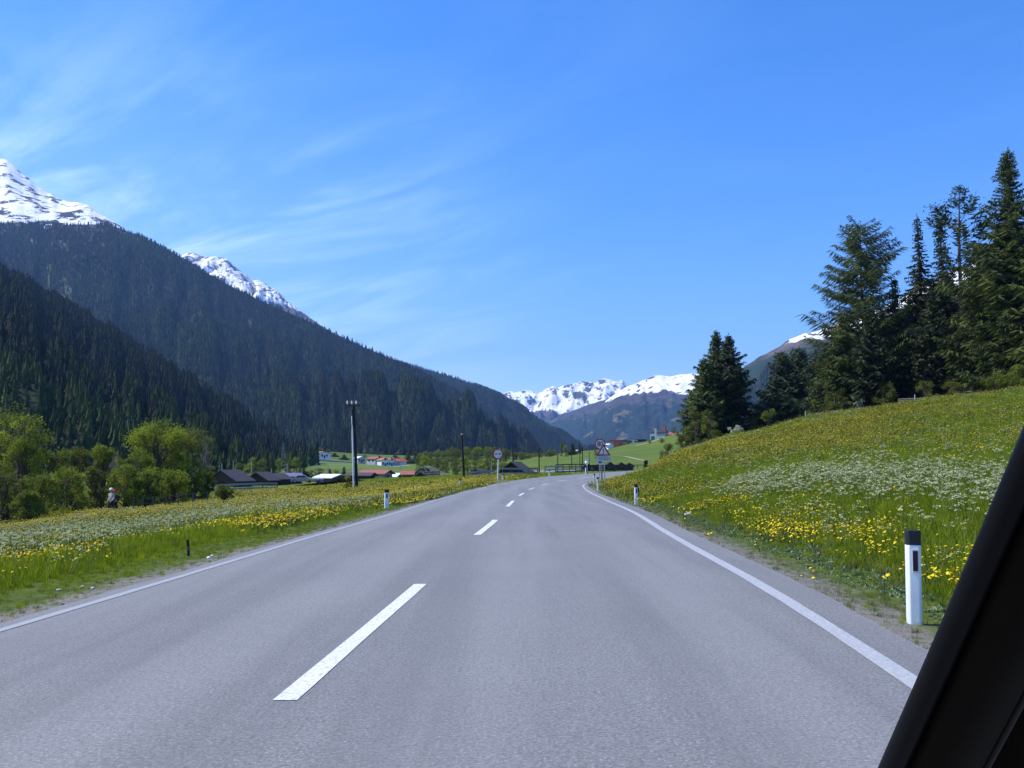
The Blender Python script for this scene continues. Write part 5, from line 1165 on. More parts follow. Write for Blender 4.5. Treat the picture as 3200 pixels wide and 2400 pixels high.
def double_pole():
    D = 96; x, y, _ = [float(v) for v in unproj(1108, 1500, D)]; g = gz(x, D); zt = zpix(1256, D) ; k = D / FPX
    o = empty('utility_pole', (x, D, g), 0, 'tall double pole, pale steel beside dark timber, with crossarm and insulators', 'utility pole')
    def P(px, py): a, b, c = unproj(px, py, D); return (float(a) - x, 0, float(c) - g)
    a = P(1107, 1508); b = P(1101, 1300); MB().tube([(a[0] - .03, 0, a[2] - 1), (b[0] - .03, 0, b[2])], [.085, .075], 10).build('steel_stay', M_WHITEP, o)
    c = P(1115, 1508); d = P(1105, 1268); e = P(1104.5, 1278); MB().tube([(c[0], .12, c[2] - 1), (d[0], .12, d[2])], [.165, .115], 10).build('timber_shaft', M_WOOD_N, o)
    MB().tube([(e[0] - .12, .05, e[2] - 2.2), (e[0], .05, e[2])], [.10, .19], 8).build('shoulder', M_WOOD_N, o)
    ar = MB(); ar.box(P(1083, 1266)[0], P(1126, 1266)[0], -.04, .10, P(0, 1268)[2], P(0, 1264.5)[2]); ar.box(P(1087, 1266)[0], P(1122, 1266)[0], .22, .34, P(0, 1269)[2], P(0, 1266)[2]); ar.build('crossarm', M_WOOD_D, o)
    for i, px in enumerate((1085, 1092, 1099, 1106, 1113, 1120)):
        q = P(px, 1264.4); yy = 0 if i % 2 == 0 else .28; m = mat('white_porcelain', (.75, .78, .82), .3, .05) if i % 2 == 0 else mat('brown_porcelain', (.10, .05, .04), .3, .1)
        MB().lathe([(.02, -.05), (.02, .10), (.075, .11), (.085, .2), (.05, .24), (.065, .30), (.03, .40)], 10, loc=(q[0], yy, q[2])).build('insulator', m, o)
    MB().box(P(1082, 1312)[0], P(1133, 1312)[0], .0, .04, P(0, 1312.8)[2], P(0, 1311.6)[2]).build('lower_rod', M_WOOD_D, o)
double_pole()
def pylon():
    D = 300; x, y, _ = [float(v) for v in unproj(885, 1440, D)]; g = gz(x, D); h = zpix(1383, D) - g
    o = empty('lattice_pylon', (x, D, g), .3, 'faint bluish lattice pylon against the dark forest above the huts', 'pylon'); m = MB(); b = .8; t = .18
    leg = lambda sx, sy, f: ((b + (t - b) * f) * sx, (b + (t - b) * f) * sy, h * f)
    for sx, sy in ((1, 1), (1, -1), (-1, -1), (-1, 1)): m.tube([leg(sx, sy, 0), leg(sx, sy, 1)], .05, 4)
    c = [(1, 1), (1, -1), (-1, -1), (-1, 1)]
    for k in range(9):
        for i in range(4): m.tube([leg(*c[i], k / 9), leg(*c[(i + 1) % 4], (k + 1) / 9)], .05, 3); m.tube([leg(*c[(i + 1) % 4], k / 9), leg(*c[i], (k + 1) / 9)], .05, 3)
    m.build('lattice', mat('hazed_pylon_steel', (.12, .14, .16), .7, .1), o)  # darker bluish steel, distance haze put into its colour
    for f, w in ((.62, 1.7), (.82, 1.2)): MB().box(-w, w, -.06, .06, h * f, h * f + .12).build('crossarm', MATS['hazed_pylon_steel'], o)
pylon()

# ------------------------------------------------------------------ fences
def fence(name, label, pts, rails, post_h, m, mp=None, rail_h=.14, th=.05, n_post=None, post_w=.12, top_extra=0, group=None, cat='fence'):
    """pts [(px, D)], rails heights above ground in metres; each post is a part"""
    P = [at(px, D) for px, D in pts]; x0, y0, z0 = P[0]
    o = empty(name, (x0, y0, z0), 0, label, cat, group)
    n = n_post or 6; t = np.linspace(0, 1, len(P)); q = np.linspace(0, 1, n); X = np.interp(q, t, [p[0] for p in P]); Y = np.interp(q, t, [p[1] for p in P]); Z = ground_z(X, Y)
    for i in range(n):
        MB().box(X[i] - x0 - post_w / 2, X[i] - x0 + post_w / 2, Y[i] - y0 - post_w / 2 + th + .01, Y[i] - y0 + post_w / 2 + th + .01, Z[i] - z0 - .4, Z[i] - z0 + post_h).build('post', mp or m, o)
    for r in rails:
        mb = MB()
        for i in range(n - 1):
            a = Vector((X[i] - x0, Y[i] - y0 - .02, Z[i] - z0 + r)); b = Vector((X[i + 1] - x0, Y[i + 1] - y0 - .02, Z[i + 1] - z0 + r)); d = (b - a).normalized(); sd = Vector((-d.y, d.x, 0)).normalized() * th / 2; up = Vector((0, 0, rail_h / 2))
            vs = [a - sd - up, a + sd - up, a + sd + up, a - sd + up, b - sd - up, b + sd - up, b + sd + up, b - sd + up]
            mb.add(vs, [(0, 1, 2, 3), (7, 6, 5, 4), (0, 4, 5, 1), (1, 5, 6, 2), (2, 6, 7, 3), (3, 7, 4, 0)])
        mb.build('rail', m, o)
    return o
fence('rail_fence', 'pale grey two-rail fence in front of the largest hut', [(655, 112), (720, 112), (790, 114), (868, 118)], (1.05, .55), 1.2, M_WOOD_G, M_WOOD_GD, .22, .05, 6)
fence('wire_fence', 'thin wire fence with slender posts under the leafy trees', [(420, 64), (480, 64.5), (560, 65), (650, 68)], (1.0, .65), 1.1, M_WOOD_GD, None, .03, .03, 7, .07)
fence('rail_fence', 'dark low rails in front of the tunnel mouth', [(1328, 150), (1373, 150)], (.75, .4), .9, M_WOOD_GD, None, .13, .05, 3)
fence('rail_fence', 'grey board rail at the left of the no-overtaking sign', [(1462, 128), (1500, 128), (1545, 130)], (.75, .35), .9, M_WOOD_G, M_WOOD_GD, .26, .05, 4)
fence('rail_fence', 'grey two-rail fence in front of the wide low hut', [(1570, 128), (1620, 131), (1680, 136)], (1.0, .4), 1.15, M_WOOD_G, M_WOOD_GD, .26, .05, 5)
fence('rail_fence', 'grey rails between the wide low hut and the dark fence', [(1703, 152), (1735, 152), (1760, 152)], (1.15, .65), 1.3, M_WOOD_G, M_WOOD_GD, .22, .05, 3)
fence('rail_fence', 'dark four-rail fence along the outside of the bend', [(1738, 160), (1790, 162), (1835, 165)], (1.45, 1.05, .68, .3), 1.55, M_WOOD_GD, None, .17, .06, 6)
fence('board_fence', 'dark close-boarded fence in front of the small gabled stores', [(1836, 172), (1880, 178), (1930, 186), (1978, 194)], (1.15, .72, .3), 1.4, M_WOOD_D, M_WOOD_GD, .27, .06, 9)
def beam_rail():
    o = fence('rail_fence', 'single thin dark rail continuing right of the dark board fence', [(1975, 200), (2010, 205)], (1.3,), 1.35, M_WOOD_N, None, .12, .06, 3)
beam_rail()
# ------------------------------------------------------------------ roadside posts
def delineator(px, yb, yt, label, red=True, box=False, D=None, w=.115, lean=0.0):
    if D is None: x, y, z = hit(px, yb)
    else: x, y, z = at(px, D)
    h = zpix(yt, y) - z; o = empty('delineator_post', (x, y, z), math.atan2(x, y) * -.6, label, 'roadside post', 'black-capped white roadside posts', tilt=(0, lean))
    a, b = w / 2, w * .42; s = w * .18
    def sect(k=1.0): return [(-a * k, b), (-a * k, -b + s), (-a * k + s, -b), (a * k - s, -b), (a * k, -b + s), (a * k, b)]
    def pr(z0, z1, k0=1, k1=1, g=1.0):
        A = [(x_ * g, y_ * g, z0) for x_, y_ in sect(k0)]; B = [(x_ * g, y_ * g, z1) for x_, y_ in sect(k1)]; n = 6
        return A + B, [tuple(range(n))[::-1], tuple(range(n, 2 * n))] + [(i, (i + 1) % n, (i + 1) % n + n, i + n) for i in range(n)]
    MB().add(*pr(-.3, h * .845, .98, 1.0)).build('shaft', M_POST_W, o, bevel=.006)
    MB().add(*pr(h * .846, h, 1, 1, 1.03)).build('cap', M_BLACK, o, bevel=.004)
    MB().box(-w * .10, w * .23, -b - .012, -b + .004, h * .57, h * .785).build('reflector', mat('dark_red_reflector', (.02, .008, .02), .25, .2, 6) if red else mat('grey_reflector', (.03, .04, .06), .3, .2), o, bevel=.003)
    MB().box(-w * .13, w * .30, -b - .005, -b + .003, h * .55, h * .80).build('reflector_frame', M_SIGNW, o)
    if box: MB().box(a + .002, a + .055, -.03, .05, h * .60, h * .82).build('warning_reflector', M_BLACK, o, bevel=.006)
    return o
delineator(2858, 1950, 1657, 'largest white roadside post with black cap, nearest on the gravel verge', lean=0.012)
delineator(1988, 1578, 1513, 'white roadside post with a black box on its side, second on the verge', box=True)
delineator(1868, 1531, 1491, 'white roadside post left of the warning sign, third on the verge', D=63, w=.13)
delineator(1857, 1508, 1480, 'farthest white roadside post on the verge, at the inside of the bend', D=88, w=.14)
GLP = 'roadside posts along the left meadow'
delineator(1208, 1590, 1530, 'nearest black-capped white post on the meadow side', red=False, w=.15)
delineator(1438, 1527, 1497, 'second black-capped white post on the meadow side', red=False, D=72, w=.16)
delineator(1571, 1502, 1480, 'slim post directly right of the no-overtaking sign', red=False, D=96, w=.16)
delineator(1717, 1488, 1468, 'farthest pale post on the meadow side, before the dark four-rail fence', red=False, D=128, w=.19)
def stake():
    x, y, z = hit(590, 1738); h = zpix(1682, y) - z
    o = empty('marker_stake', (x, y, z - .02), 0, 'short dark stake in the left meadow edge', 'stake', tilt=(0, R(-5)))
    MB().tube([(0, 0, -.2), (0, 0, h)], [.022, .020], 8).build('shaft', M_WOOD_N, o)
    MB().tube([(0, 0, h * .38), (0, 0, h * .62)], .0235, 8).build('reddish_band', mat('faded_red_band', (.16, .06, .05), .7, .3), o)
stake()

# ------------------------------------------------------------------ signs
def disc(r, n=40, y=0.0, th=.01):
    return [(r * math.cos(2 * math.pi * k / n), r * math.sin(2 * math.pi * k / n)) for k in range(n)]
def ring_mesh(outer, inner, y0, y1):
    n = len(outer); mb = MB(); vs = [(p[0], y0, p[1]) for p in outer] + [(p[0], y0, p[1]) for p in inner] + [(p[0], y1, p[1]) for p in outer] + [(p[0], y1, p[1]) for p in inner]; fs = []
    for i in range(n):
        j = (i + 1) % n; fs += [(i, n + i, n + j, j), (2 * n + i, 2 * n + j, 3 * n + j, 3 * n + i), (i, j, 2 * n + j, 2 * n + i), (n + i, 3 * n + i, 3 * n + j, n + j)]
    return mb.add(vs, fs)
def plate(poly, y0, y1): return MB().prism(poly, y0, y1)
def text_obj(s, size, parent, loc, m, name, bold=.0):
    c = bpy.data.curves.new(name, 'FONT'); c.body = s; c.size = size; c.align_x = 'CENTER'; c.align_y = 'CENTER'; c.extrude = .003; c.offset = bold; c.materials.append(m)
    o = bpy.data.objects.new(name, c); col.objects.link(o); o.parent = parent; o.location = loc; o.rotation_euler = (R(90), 0, 0); return o
def car_shape(s, flip=1):
    p = [(-1, 0), (-1, .28), (-.92, .36), (-.58, .42), (-.36, .68), (.36, .68), (.62, .42), (.95, .36), (1, .28), (1, 0), (.78, 0), (.70, -.14), (.48, -.14), (.40, 0), (-.40, 0), (-.48, -.14), (-.70, -.14), (-.78, 0)]
    return [(flip * x * s, z * s) for x, z in p]
def sign_left():
    D = 90; x, y, _ = [float(v) for v in unproj(1555, 1502, D)]; g = gz(x, D); k = D / FPX
    o = empty('no_overtaking_sign', (x, D, g), R(4), 'round no-overtaking sign with red rim on a leaning white pole', 'road sign'); cx = float(unproj(1556, 1419, D)[0]) - x; cz = zpix(1419, D) - g; r = 16.6 * k
    a = float(unproj(1554, 1502, D)[0]) - x; b = float(unproj(1557.5, 1440, D)[0]) - x
    MB().tube([(a, .05, -.4), (b, .05, cz - r * .6)], .052, 10).build('pole', M_WHITEP, o)
    MB().tube([(b + .16, .40, -.4), (b + .02, .12, cz - r * .9)], .022, 8).build('rear_strut', M_GALV, o)
    f = empty('sign_face', (cx, 0, cz)); f.parent = o
    plate(disc(r), -.002, .02).build('back_plate', M_GALV, f); plate(disc(r * .78), -.008, -.0025).build('white_field', M_SIGNW, f); ring_mesh(disc(r), disc(r * .775), -.012, -.0025).build('red_rim', M_RED, f)
    s = r * .30
    plate([(px_ - r * .38, pz - r * .06) for px_, pz in car_shape(s)], -.016, -.0085).build('red_car_symbol', M_RED, f)
    plate([(px_ + r * .38, pz - r * .06) for px_, pz in car_shape(s)], -.016, -.0085).build('black_car_symbol', M_SIGNB, f)
    for aa in (68, 118, 292): MB().lathe([(.028, 0), (.028, .01)], 8, M=Matrix.Rotation(R(90), 4, 'X'), loc=(r * .92 * math.cos(R(aa)), -.012, r * .92 * math.sin(R(aa)))).build('bolt', M_WHITEP, f)
sign_left()
def tri(cx, z0, w, h): return [(cx - w / 2, z0), (cx + w / 2, z0), (cx, z0 + h)]
def rtri(poly, rr, n=5):
    out = []; m = len(poly)
    for i in range(m):
        p = Vector(poly[i]); a = (Vector(poly[i - 1]) - p).normalized(); b = (Vector(poly[(i + 1) % m]) - p).normalized()
        s, e = p + a * rr, p + b * rr
        for k in range(n + 1): t = k / n; out.append(tuple((s * (1 - t) + p * t) * (1 - t) + (p * (1 - t) + e * t) * t))
    return out
def sign_warning():
    D = 68; x, _, _ = [float(v) for v in unproj(1891, 1519, D)]; g = gz(x, D); 
    o = empty('warning_sign', (x, D, g), R(3), 'red-edged warning triangle with exclamation mark above a text plate, on a grey pole', 'road sign')
    P = lambda px, py: (float(unproj(px, py, D)[0]) - x, zpix(py, D) - g)
    a = P(1891, 1519); b = P(1887.5, 1395); MB().tube([(a[0], .06, -.4), (b[0], .06, b[1])], .034, 10).build('pole', M_GALV, o)
    L0 = P(1863, 1423.5); R0 = P(1908.5, 1423.5); T = P(1885.5, 1386); w = R0[0] - L0[0]; h = T[1] - L0[1]; cx = (L0[0] + R0[0]) / 2
    f = empty('triangle_face', (cx, 0, L0[1])); f.parent = o
    out = rtri(tri(0, 0, w, h), .06); inn = rtri(tri(0, h * .105, w * .66, h * .66), .02)
    plate(out, -.002, .02).build('back_plate', M_GALV, f); plate(rtri(tri(0, h * .10, w * .68, h * .68), .02), -.007, -.0025).build('white_field', M_SIGNW, f); ring_mesh(out, inn, -.012, -.0025).build('red_rim', M_RED, f)
    plate([(-.014, h * .235), (.014, h * .235), (.036, h * .55), (-.036, h * .55)], -.014, -.0075).build('exclamation_stroke', M_SIGNB, f); plate([(p[0], p[1] + h * .165) for p in disc(.034, 14)], -.014, -.0075).build('exclamation_dot', M_SIGNB, f)
    # text plate, lettering unreadable at this distance: two rows of worn dark strokes
    q0 = P(1863, 1440.5); q1 = P(1909, 1424.5); pl = empty('text_plate', (0, 0, 0)); pl.parent = o
    plate([(q0[0], q0[1]), (q1[0], q0[1]), (q1[0], q1[1]), (q0[0], q1[1])], -.002, .015).build('plate', mat('pale_grey_plate', (.42, .46, .48), .5, .1, 5), pl)
    W = q1[0] - q0[0]; H = q1[1] - q0[1]; rr = random.Random(8)
    for row, (zc, hh, n, lo, hi) in enumerate([(.74, .16, 15, .16, .84), (.38, .24, 11, .14, .86)]):
        mb = MB()
        for k in range(n):
            u = lo + (hi - lo) * k / n; sw = (hi - lo) / n * .62 * W; X0 = q0[0] + u * W; Z0 = q0[1] + H * (zc - hh / 2); Z1 = Z0 + H * hh; t = .012
            mb.box(X0, X0 + t, -.006, -.0025, Z0, Z1)
            if rr.random() < .6: mb.box(X0 + t + .0005, X0 + sw, -.006, -.0025, Z1 - t, Z1)
            if rr.random() < .5: mb.box(X0 + t + .0005, X0 + sw, -.006, -.0025, (Z0 + Z1) / 2, (Z0 + Z1) / 2 + t)
            if rr.random() < .5: mb.box(X0 + sw + .0005, X0 + sw + t, -.006, -.0025, Z0, (Z0 + Z1) / 2 - .001)
        mb.build('lettering', mat('faded_dark_lettering', (.05, .07, .10), .6, .1), pl)
sign_warning()
def sign_80():
    D = 84; x, _, _ = [float(v) for v in unproj(1880, 1499, D)]; g = gz(x, D); k = D / FPX; r = 17.2 * k
    o = empty('speed_limit_sign', (x, D, g), R(2), 'round red-rimmed sign reading 80 behind the warning triangle', 'road sign')
    P = lambda px, py: (float(unproj(px, py, D)[0]) - x, zpix(py, D) - g)
    a = P(1880, 1499); b = P(1877, 1390); MB().tube([(a[0], .07, -.4), (b[0], .07, b[1])], .036, 10).build('pole', M_GALV, o)
    c = P(1885, 1499); MB().tube([(c[0], .5, -.4), (b[0] + .1, .13, b[1] * .45)], .03, 8).build('rear_strut', M_WOOD_N, o)
    q = P(1875.5, 1388); f = empty('sign_face', (q[0], 0, q[1])); f.parent = o
    plate(disc(r), -.002, .02).build('back_plate', M_GALV, f); plate(disc(r * .80), -.008, -.0025).build('white_field', M_SIGNW, f); ring_mesh(disc(r), disc(r * .795), -.012, -.0025).build('red_rim', M_RED, f)
    t = text_obj('80', r * 1.28, f, (0, -.012, 0), M_SIGNB, 'speed_numerals', .006); t.scale = (.86, 1.0, 1)
    # small round plates on the same pole further down, seen below the text plate
    q = P(1875.5, 1446); w = 8 * k
    s = empty('lower_plate', (q[0], 0, q[1])); s.parent = o
    plate([(-w, -5.5 * k), (w, -5.5 * k), (w, 5.5 * k), (-w, 5.5 * k)], -.002, .015).build('plate', M_SIGNW, s)
    plate([(-w * .75, -1.2 * k), (w * .75, -1.2 * k), (w * .55, 4.2 * k), (-w * .55, 4.2 * k)], -.008, -.0025).build('dark_symbol', mat('dark_teal_symbol', (.02, .05, .06), .5, .1), s)
sign_80()
def sign_behind():
    D = 88; x, _, _ = [float(v) for v in unproj(1874, 1500, D)]; g = gz(x, D)
    o = empty('rear_warning_sign', (x, D, g), R(2), 'dark red triangle sign mostly hidden behind the warning triangle', 'road sign')
    P = lambda px, py: (float(unproj(px, py, D)[0]) - x, zpix(py, D) - g)
    L0 = P(1859, 1432); R0 = P(1893, 1432); T = P(1876, 1404); w = R0[0] - L0[0]; h = T[1] - L0[1]; cx = (L0[0] + R0[0]) / 2; out = rtri([(p[0], p[1]) for p in tri(cx, L0[1], w, h)], .05)
    plate(out, -.002, .02).build('face', mat('faded_brown_red', (.14, .03, .03), .6, .15), o)
    MB().tube([(0, .06, -.4), (0, .06, T[1] * .9)], .033, 8).build('pole', M_GALV, o)
sign_behind()
def mirror():
    D = 150; x, _, _ = [float(v) for v in unproj(1833, 1478, D)]; g = gz(x, D); k = D / FPX; z = lambda py: zpix(py, D) - g
    o = empty('roadside_mirror', (x, D, g), R(-10), 'white rounded roadside mirror housing with a flat top plate on a short white post', 'mirror')
    MB().tube([(-2.5 * k, 0, -.4), (-2.5 * k, 0, z(1462))], .10, 10).build('post', M_WHITEP, o)
    MB().tube([(2.5 * k, .05, -.4), (1.5 * k, .05, z(1444))], .07, 10).build('rear_post', M_GALV, o)
    c = z(1444.5); r = 6.3 * k
    MB().lathe([(.02, -r * 1.6), (r * .42, -r * 1.35), (r * .85, -r * .55), (r, 0), (r * .8, r * .62), (r * .35, r * .92), (.02, r)], 18, loc=(1 * k, 0, c)).build('housing', M_ROOF_W, o, smooth=True)
    MB().box(-5.5 * k, 7 * k, -.25, .25, c + r * 1.25, c + r * 1.25 + .08).build('top_plate', M_ROOF_W, o)
mirror()
# two pale fence posts and log piles below the conifers
def small_things():
    for px, yb, yt, lab in [(2521, 1302, 1284, 'pale fence post below the rounded pines'), (2866, 1256, 1233, 'pale fence post beside the smaller log pile')]:
        D = 122 if px < 2600 else 110; x, y, z = at(px, D); h = zpix(yt, D) - z; h = max(h, .7)
        tag(MB().tube([(x, y, z - .3), (x, y, z + h)], [.075, .065], 8).build('fence_post', M_CONC), lab, 'post', 'pale fence posts on the right rise')
    for px, D, w, n, lab in [(2858, 112, 2.6, 5, 'smaller pile of grey logs under the conifers'), (3036, 106, 2.6, 4, 'log pile lying higher up near the tallest spruce')]:
        x, y, z = at(px, D); o = empty('log_pile', (x, y, z), R(70), lab, 'log pile'); rr = random.Random(px)
        for k in range(n):
            for j in range(3 if k < n - 1 else 1):
                MB().tube([(-.1 * k + j * .02 + k * .28 - n * .14, -w / 2 + rr.uniform(-.3, .3), .12 + j * .2), (-.1 * k + k * .28 - n * .14, w / 2 + rr.uniform(-.3, .3), .12 + j * .2)], [.11, .09], 8).build('log', M_BARK_G, o)
small_things()
def rock(px, py, r, label, seed, m=None, name='stone'):
    x, y, z = hit(px, py); rr = random.Random(seed); rng = np.random.default_rng(seed)
    import bmesh
    bm = bmesh.new(); bmesh.ops.create_icosphere(bm, subdivisions=2, radius=r)
    for v in bm.verts:
        f = 1 + .35 * (float(vnoise(v.co.x / r * 1.6 + seed, v.co.y / r * 1.6 + v.co.z / r, seed)) - .5); v.co = Vector((v.co.x * f * 1.2, v.co.y * f, v.co.z * f * .65))
    me = bpy.data.meshes.new(name); bm.to_mesh(me); bm.free(); me.materials.append(m or M_STONE)
    tag(link(name, me, None, (x, y, z + r * .35), (0, 0, rr.random() * 6)), label, 'stone')
rock(2150, 1612, .085, 'pale stone lying in the grass of the right bank', 1)
rock(1902, 1520, .16, 'small white stone at the foot of the warning sign', 2, M_ROOF_W)
rock(652, 1745, .028, 'larger of two white pebbles beside the short stake', 3, M_ROOF_W)
rock(663, 1738, .02, 'smaller of two white pebbles beside the short stake', 4, M_ROOF_W)
rock(184, 1846, .022, 'leftmost whitish pebble in the near left grass', 5)
rock(258, 1835, .02, 'middle whitish pebble in the near left grass', 6)
rock(290, 1841, .022, 'rightmost whitish pebble in the near left grass', 7)

# ------------------------------------------------------------------ vehicles behind the meadow
def car(name, label, px, D, length, rz, m, dz=0.0, z=None):
    x, y, g = at(px, D); g = g if z is None else z; o = empty(name, (x, y, g + dz), rz, label, 'car'); s = length / 2; w = length * .2
    body = [(-1, .12), (-1, .36), (-.93, .45), (-.62, .50), (-.40, .72), (.30, .74), (.58, .52), (.93, .44), (1, .34), (1, .12)]
    b = MB().prism([(a * s, c * s) for a, c in body], -w, w); b.build('body', m, o, bevel=.05)
    for sg in (-1, 1):
        yy = sorted((sg * (w + .002), sg * (w + .012)))
        MB().prism([(-.54 * s, .52 * s), (-.37 * s, .69 * s), (-.02 * s, .70 * s), (-.02 * s, .52 * s)], *yy).build('window', M_GLASS, o)
        MB().prism([(.02 * s, .52 * s), (.02 * s, .70 * s), (.28 * s, .70 * s), (.48 * s, .53 * s)], *yy).build('window', M_GLASS, o)
        for wx in (-.60, .60):
            wh = MB().lathe([(.135 * s, -.1), (.15 * s, -.08), (.15 * s, .08), (.135 * s, .1)], 16, M=Matrix.Rotation(R(90), 4, 'X'), loc=(wx * s, sg * (w - .05), .15 * s)).build('wheel', M_BLACK, o)
            MB().lathe([(.085 * s, -.005), (.085 * s, .005)], 12, M=Matrix.Rotation(R(90), 4, 'X'), loc=(wx * s, sg * (w + .062), .15 * s)).build('rim', M_GALV, wh)
    return o
car('parked_car', 'grey car parked by the huts, half hidden by the left meadow', 943, 172, 3.6, R(8), mat('grey_car_paint', (.22, .22, .24), .35, .05, 2, spec=.6), z=zpix(1508, 172))
def trailer():
    D = 172; x, y, g = at(984, D); g = zpix(1508.5, D); o = empty('flat_trailer', (x, y, g), R(4), 'low trailer with an orange-brown side and pale top edge beside the parked car', 'trailer')
    MB().box(-1.4, .1, -.6, .6, .15, .62).build('side_board', mat('orange_brown_board', (.42, .22, .08), .8, .2), o); MB().box(.101, 1.5, -.6, .6, .15, .66).build('grey_side', M_ROOF_P, o)
    MB().box(-1.42, 1.52, -.62, .62, .661, .70).build('top_edge', M_ROOF_W, o)
    for wx in (-.8, .8): MB().lathe([(.22, -.06), (.22, .06)], 14, M=Matrix.Rotation(R(90), 4, 'X'), loc=(wx, -.66, .2)).build('wheel', M_BLACK, o)
trailer()
car('parked_car', 'white car parked below the orange-red building', 1893, 455, 4.0, R(15), M_ROOF_W, z=zpix(1399.5, 455))

# ------------------------------------------------------------------ walkers
M_SKIN = mat('skin', (.45, .27, .19), .6, .08, 8)
def skin_body(name, joints, edges, m, parent, sub=2):
    me = bpy.data.meshes.new(name); me.from_pydata([j[:3] for j in joints], edges, []); me.materials.append(m)
    o = link(name, me, parent); sk = o.modifiers.new('skin', 'SKIN'); sk.use_smooth_shade = True
    for v, j in zip(me.skin_vertices[0].data, joints): v.radius = (j[3], j[4] if len(j) > 4 else j[3])
    me.skin_vertices[0].data[0].use_root = True
    ss = o.modifiers.new('sub', 'SUBSURF'); ss.levels = sub; ss.render_levels = sub
    return o
def walker(px, D, H, label, shirt, trousers, hat, pack, face, stride=1.0, brim=False):
    x, y, z = at(px, D); o = empty('person', (x, y, z), face, label, 'person'); k = H / 1.75
    S = lambda *a: [tuple(v * k for v in j) for j in a]
    # local: walks towards -y, x is left-right
    J = S((0, 0, .93, .125, .10), (0, 0, 1.12, .115, .095), (0, -.01, 1.32, .145, .10), (0, -.01, 1.44, .07, .06), (0, -.03, 1.53, .052, .055), (0, -.04, 1.63, .075, .095), (0, -.04, 1.72, .055, .07),
          (-.09, 0, .88, .085), (-.10, -.16 * stride, .50, .058), (-.10, -.20 * stride, .10, .04), (-.10, -.34 * stride, .035, .035), (.09, 0, .88, .085), (.10, .08 * stride, .50, .058), (.10, .30 * stride, .13, .04), (.10, .24 * stride, .03, .035),
          (-.19, 0, 1.39, .052), (-.25, .05, 1.12, .04), (-.22, -.13, .92, .03), (-.21, -.20, .87, .028), (.19, 0, 1.39, .052), (.25, -.02, 1.12, .04), (.22, -.20, .95, .03), (.21, -.27, .92, .028))
    E = [(0, 1), (1, 2), (2, 3), (3, 4), (4, 5), (5, 6), (0, 7), (7, 8), (8, 9), (9, 10), (0, 11), (11, 12), (12, 13), (13, 14), (2, 15), (15, 16), (16, 17), (17, 18), (2, 19), (19, 20), (20, 21), (21, 22)]
    skin_body('body', J, E, M_SKIN, o)
    T = S((0, 0, .93, .145, .125), (-.09, 0, .86, .105), (-.10, -.16 * stride, .50, .078), (-.10, -.20 * stride, .14, .06), (.09, 0, .86, .105), (.10, .08 * stride, .50, .078), (.10, .29 * stride, .17, .06))
    skin_body('trousers', T, [(0, 1), (1, 2), (2, 3), (0, 4), (4, 5), (5, 6)], trousers, o)
    Sh = S((0, 0, .95, .15, .13), (0, 0, 1.14, .14, .12), (0, -.01, 1.34, .165, .125), (0, -.01, 1.43, .10, .08), (-.19, 0, 1.39, .07), (-.25, .05, 1.13, .056), (-.23, -.08, .98, .048), (.19, 0, 1.39, .07), (.25, -.02, 1.13, .056), (.23, -.14, 1.0, .048))
    skin_body('shirt', Sh, [(0, 1), (1, 2), (2, 3), (2, 4), (4, 5), (5, 6), (2, 7), (7, 8), (8, 9)], shirt, o)
    for sx, yy, zz in ((-.10, -.27 * stride, .045), (.10, .27 * stride, .05)):
        MB().lathe([(.04 * k, -.045 * k), (.055 * k, 0), (.04 * k, .05 * k), (.02 * k, .07 * k)], 10, M=Matrix.Diagonal((1, 2.4, 1, 1)), loc=(sx * k, yy * k, zz * k)).build('boot', M_WOOD_N, o, smooth=True)
    hm = MB().lathe([(.112 * k, -.01), (.115 * k, .03 * k), (.10 * k, .085 * k), (.06 * k, .12 * k), (.01, .13 * k)], 16, M=Matrix.Diagonal((.95, 1.15, 1, 1)), loc=(0, -.04 * k, 1.68 * k)).build('cap', hat, o, smooth=True)
    MB().lathe([(.10 * k, -.012), (.15 * k, -.006), (.15 * k, .004), (.09 * k, .006)], 16, M=Matrix.Diagonal((.75, 1.25, 1, 1)), loc=(0, -.09 * k, 1.675 * k)).build('peak', hat, hm)
    fc = MB(); fc.lathe([(.004, -.02 * k), (.016 * k, 0), (.004, .028 * k)], 6, loc=(0, -.145 * k, 1.61 * k)); fc.build('nose', M_SKIN, o)
    for sx in (-1, 1): MB().lathe([(.006 * k, -.006 * k), (.009 * k, 0), (.006 * k, .006 * k)], 6, loc=(sx * .032 * k, -.128 * k, 1.64 * k)).build('eye', M_BLACK, o)
    MB().box(-.022 * k, .022 * k, -.134 * k, -.126 * k, 1.566 * k, 1.574 * k).build('mouth', M_RED, o)
    if pack:
        p = MB().box(-.15 * k, .15 * k, .12 * k, .30 * k, 1.0 * k, 1.42 * k).build('backpack', pack, o, bevel=.05)
    return o
M_SHP = mat('pale_patterned_shirt', (.50, .34, .33), .8, .55, 22, col2=(.62, .60, .56)); M_TRD = mat('dark_trousers', (.02, .025, .035), .85, .2, 5)
M_JKB = mat('dark_brown_jacket', (.07, .045, .035), .85, .25, 6); M_CAPR = mat('red_cap', (.45, .02, .04), .7, .1, 6); M_CAPW = mat('white_cap', (.78, .80, .84), .7, .05, 6)
xx, yy, zz = at(352, 64)
walker(352, 64, zpix(1526, 64) - zz - .02, 'person in a white cap and pale patterned shirt walking beside the left meadow', M_SHP, M_TRD, M_CAPW, None, R(-25), 1.0)
walker(363, 64.6, zpix(1531, 64.6) - zz - .02, 'person in a red cap and dark brown jacket walking just behind the white cap', M_JKB, M_TRD, M_CAPR, mat('dark_backpack', (.02, .018, .02), .8, .2), R(-30), .8)

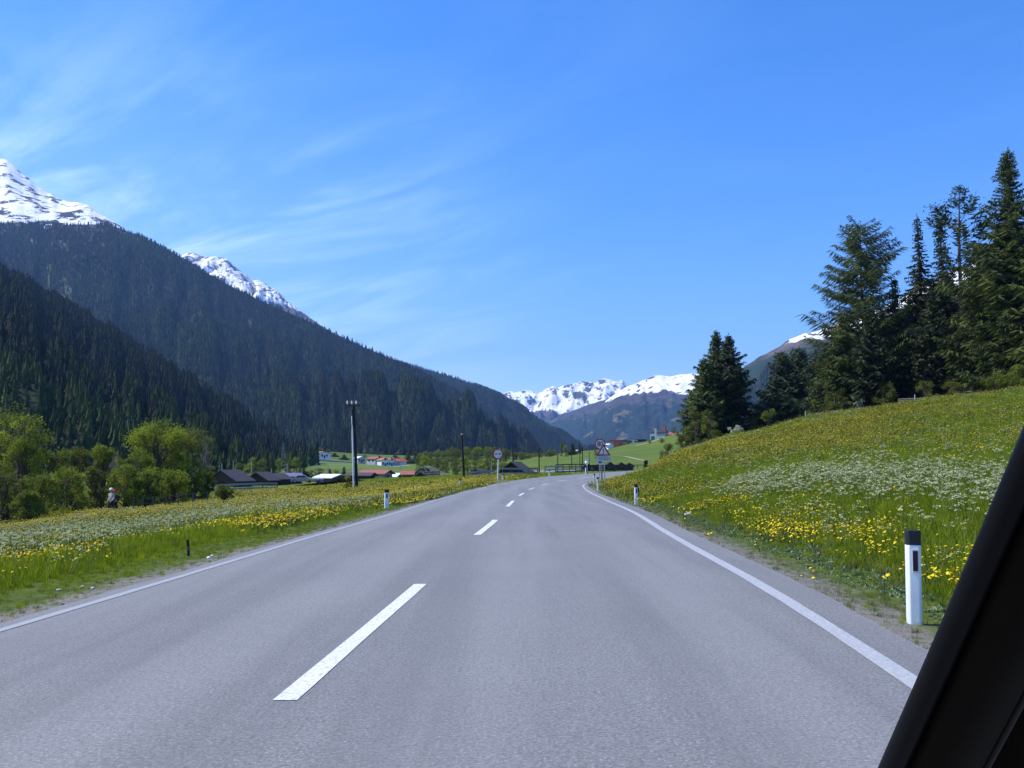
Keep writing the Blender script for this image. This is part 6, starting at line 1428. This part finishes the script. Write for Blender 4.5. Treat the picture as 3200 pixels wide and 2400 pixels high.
# ------------------------------------------------------------------ the car's own windscreen pillar and door edge, just right of the lens
def pillar():
    A = Vector([float(v) for v in unproj(2757, 2400, .76)]); B = Vector([float(v) for v in unproj(3205, 1362, .56)])
    d = (B - A); o = empty('windscreen_pillar', A, 0, 'dark car pillar and door trim cutting across the lower right of the view', 'car pillar')
    bend = lambda t: Vector((.002 * math.sin(math.pi * min(max(t, 0), 1)) * .4, 0, 0))
    N_ = 22; ts = [-.9 + 2.5 * i / (N_ - 1) for i in range(N_)]; path = [d * t + bend(t) for t in ts]
    out = Vector((1, .10, 0)).normalized(); dep = d.normalized().cross(out).normalized()
    def sweep(prof, name, m, bevel=0, smooth=True):
        mb = MB(); n = len(prof); vs = [p + out * u + dep * v for p in path for u, v in prof]
        fs = [(i * n + k, i * n + (k + 1) % n, (i + 1) * n + (k + 1) % n, (i + 1) * n + k) for i in range(N_ - 1) for k in range(n)] + [tuple(range(n))[::-1], tuple(range((N_ - 1) * n, N_ * n))]
        mb.add(vs, fs); ob = mb.build(name, m, o, smooth); return ob
    sweep([(.008 + .009 * math.cos(a), .010 * math.sin(a)) for a in [2 * math.pi * k / 12 for k in range(12)]], 'rubber_seal', mat('rubber_seal', (.0016, .0016, .003), .5, .1, 20, spec=.15))
    M_TRIM = mat('shaded_brown_trim', (.0045, .0030, .0017), .6, .3, 12, spec=.06)  # brown trim, shade of the car interior put into its near-black colour
    sweep([(.0165, -.014), (.030, -.022), (.062, -.020), (.072, -.004), (.072, .022), (.018, .024)], 'pillar_trim', M_TRIM)
    sweep([(.0725, -.004), (.0745, -.012), (.0775, -.012), (.079, -.004)], 'reflection_streak', mat('reflection_streak', (.006, .0045, .003), .5, .2, 12))  # thin paler strip added for the faint light reflections on the trim
    sweep([(.0795, -.010), (.12, -.016), (.26, -.012), (.42, .0), (.42, .03), (.0795, .024)], 'door_trim', mat('shaded_door_trim', (.003, .0021, .0013), .7, .4, 10, spec=.05))  # door trim colour darkened to carry the unlit cabin's shade
    # grab handle on the pillar
    # dash top below
pillar()
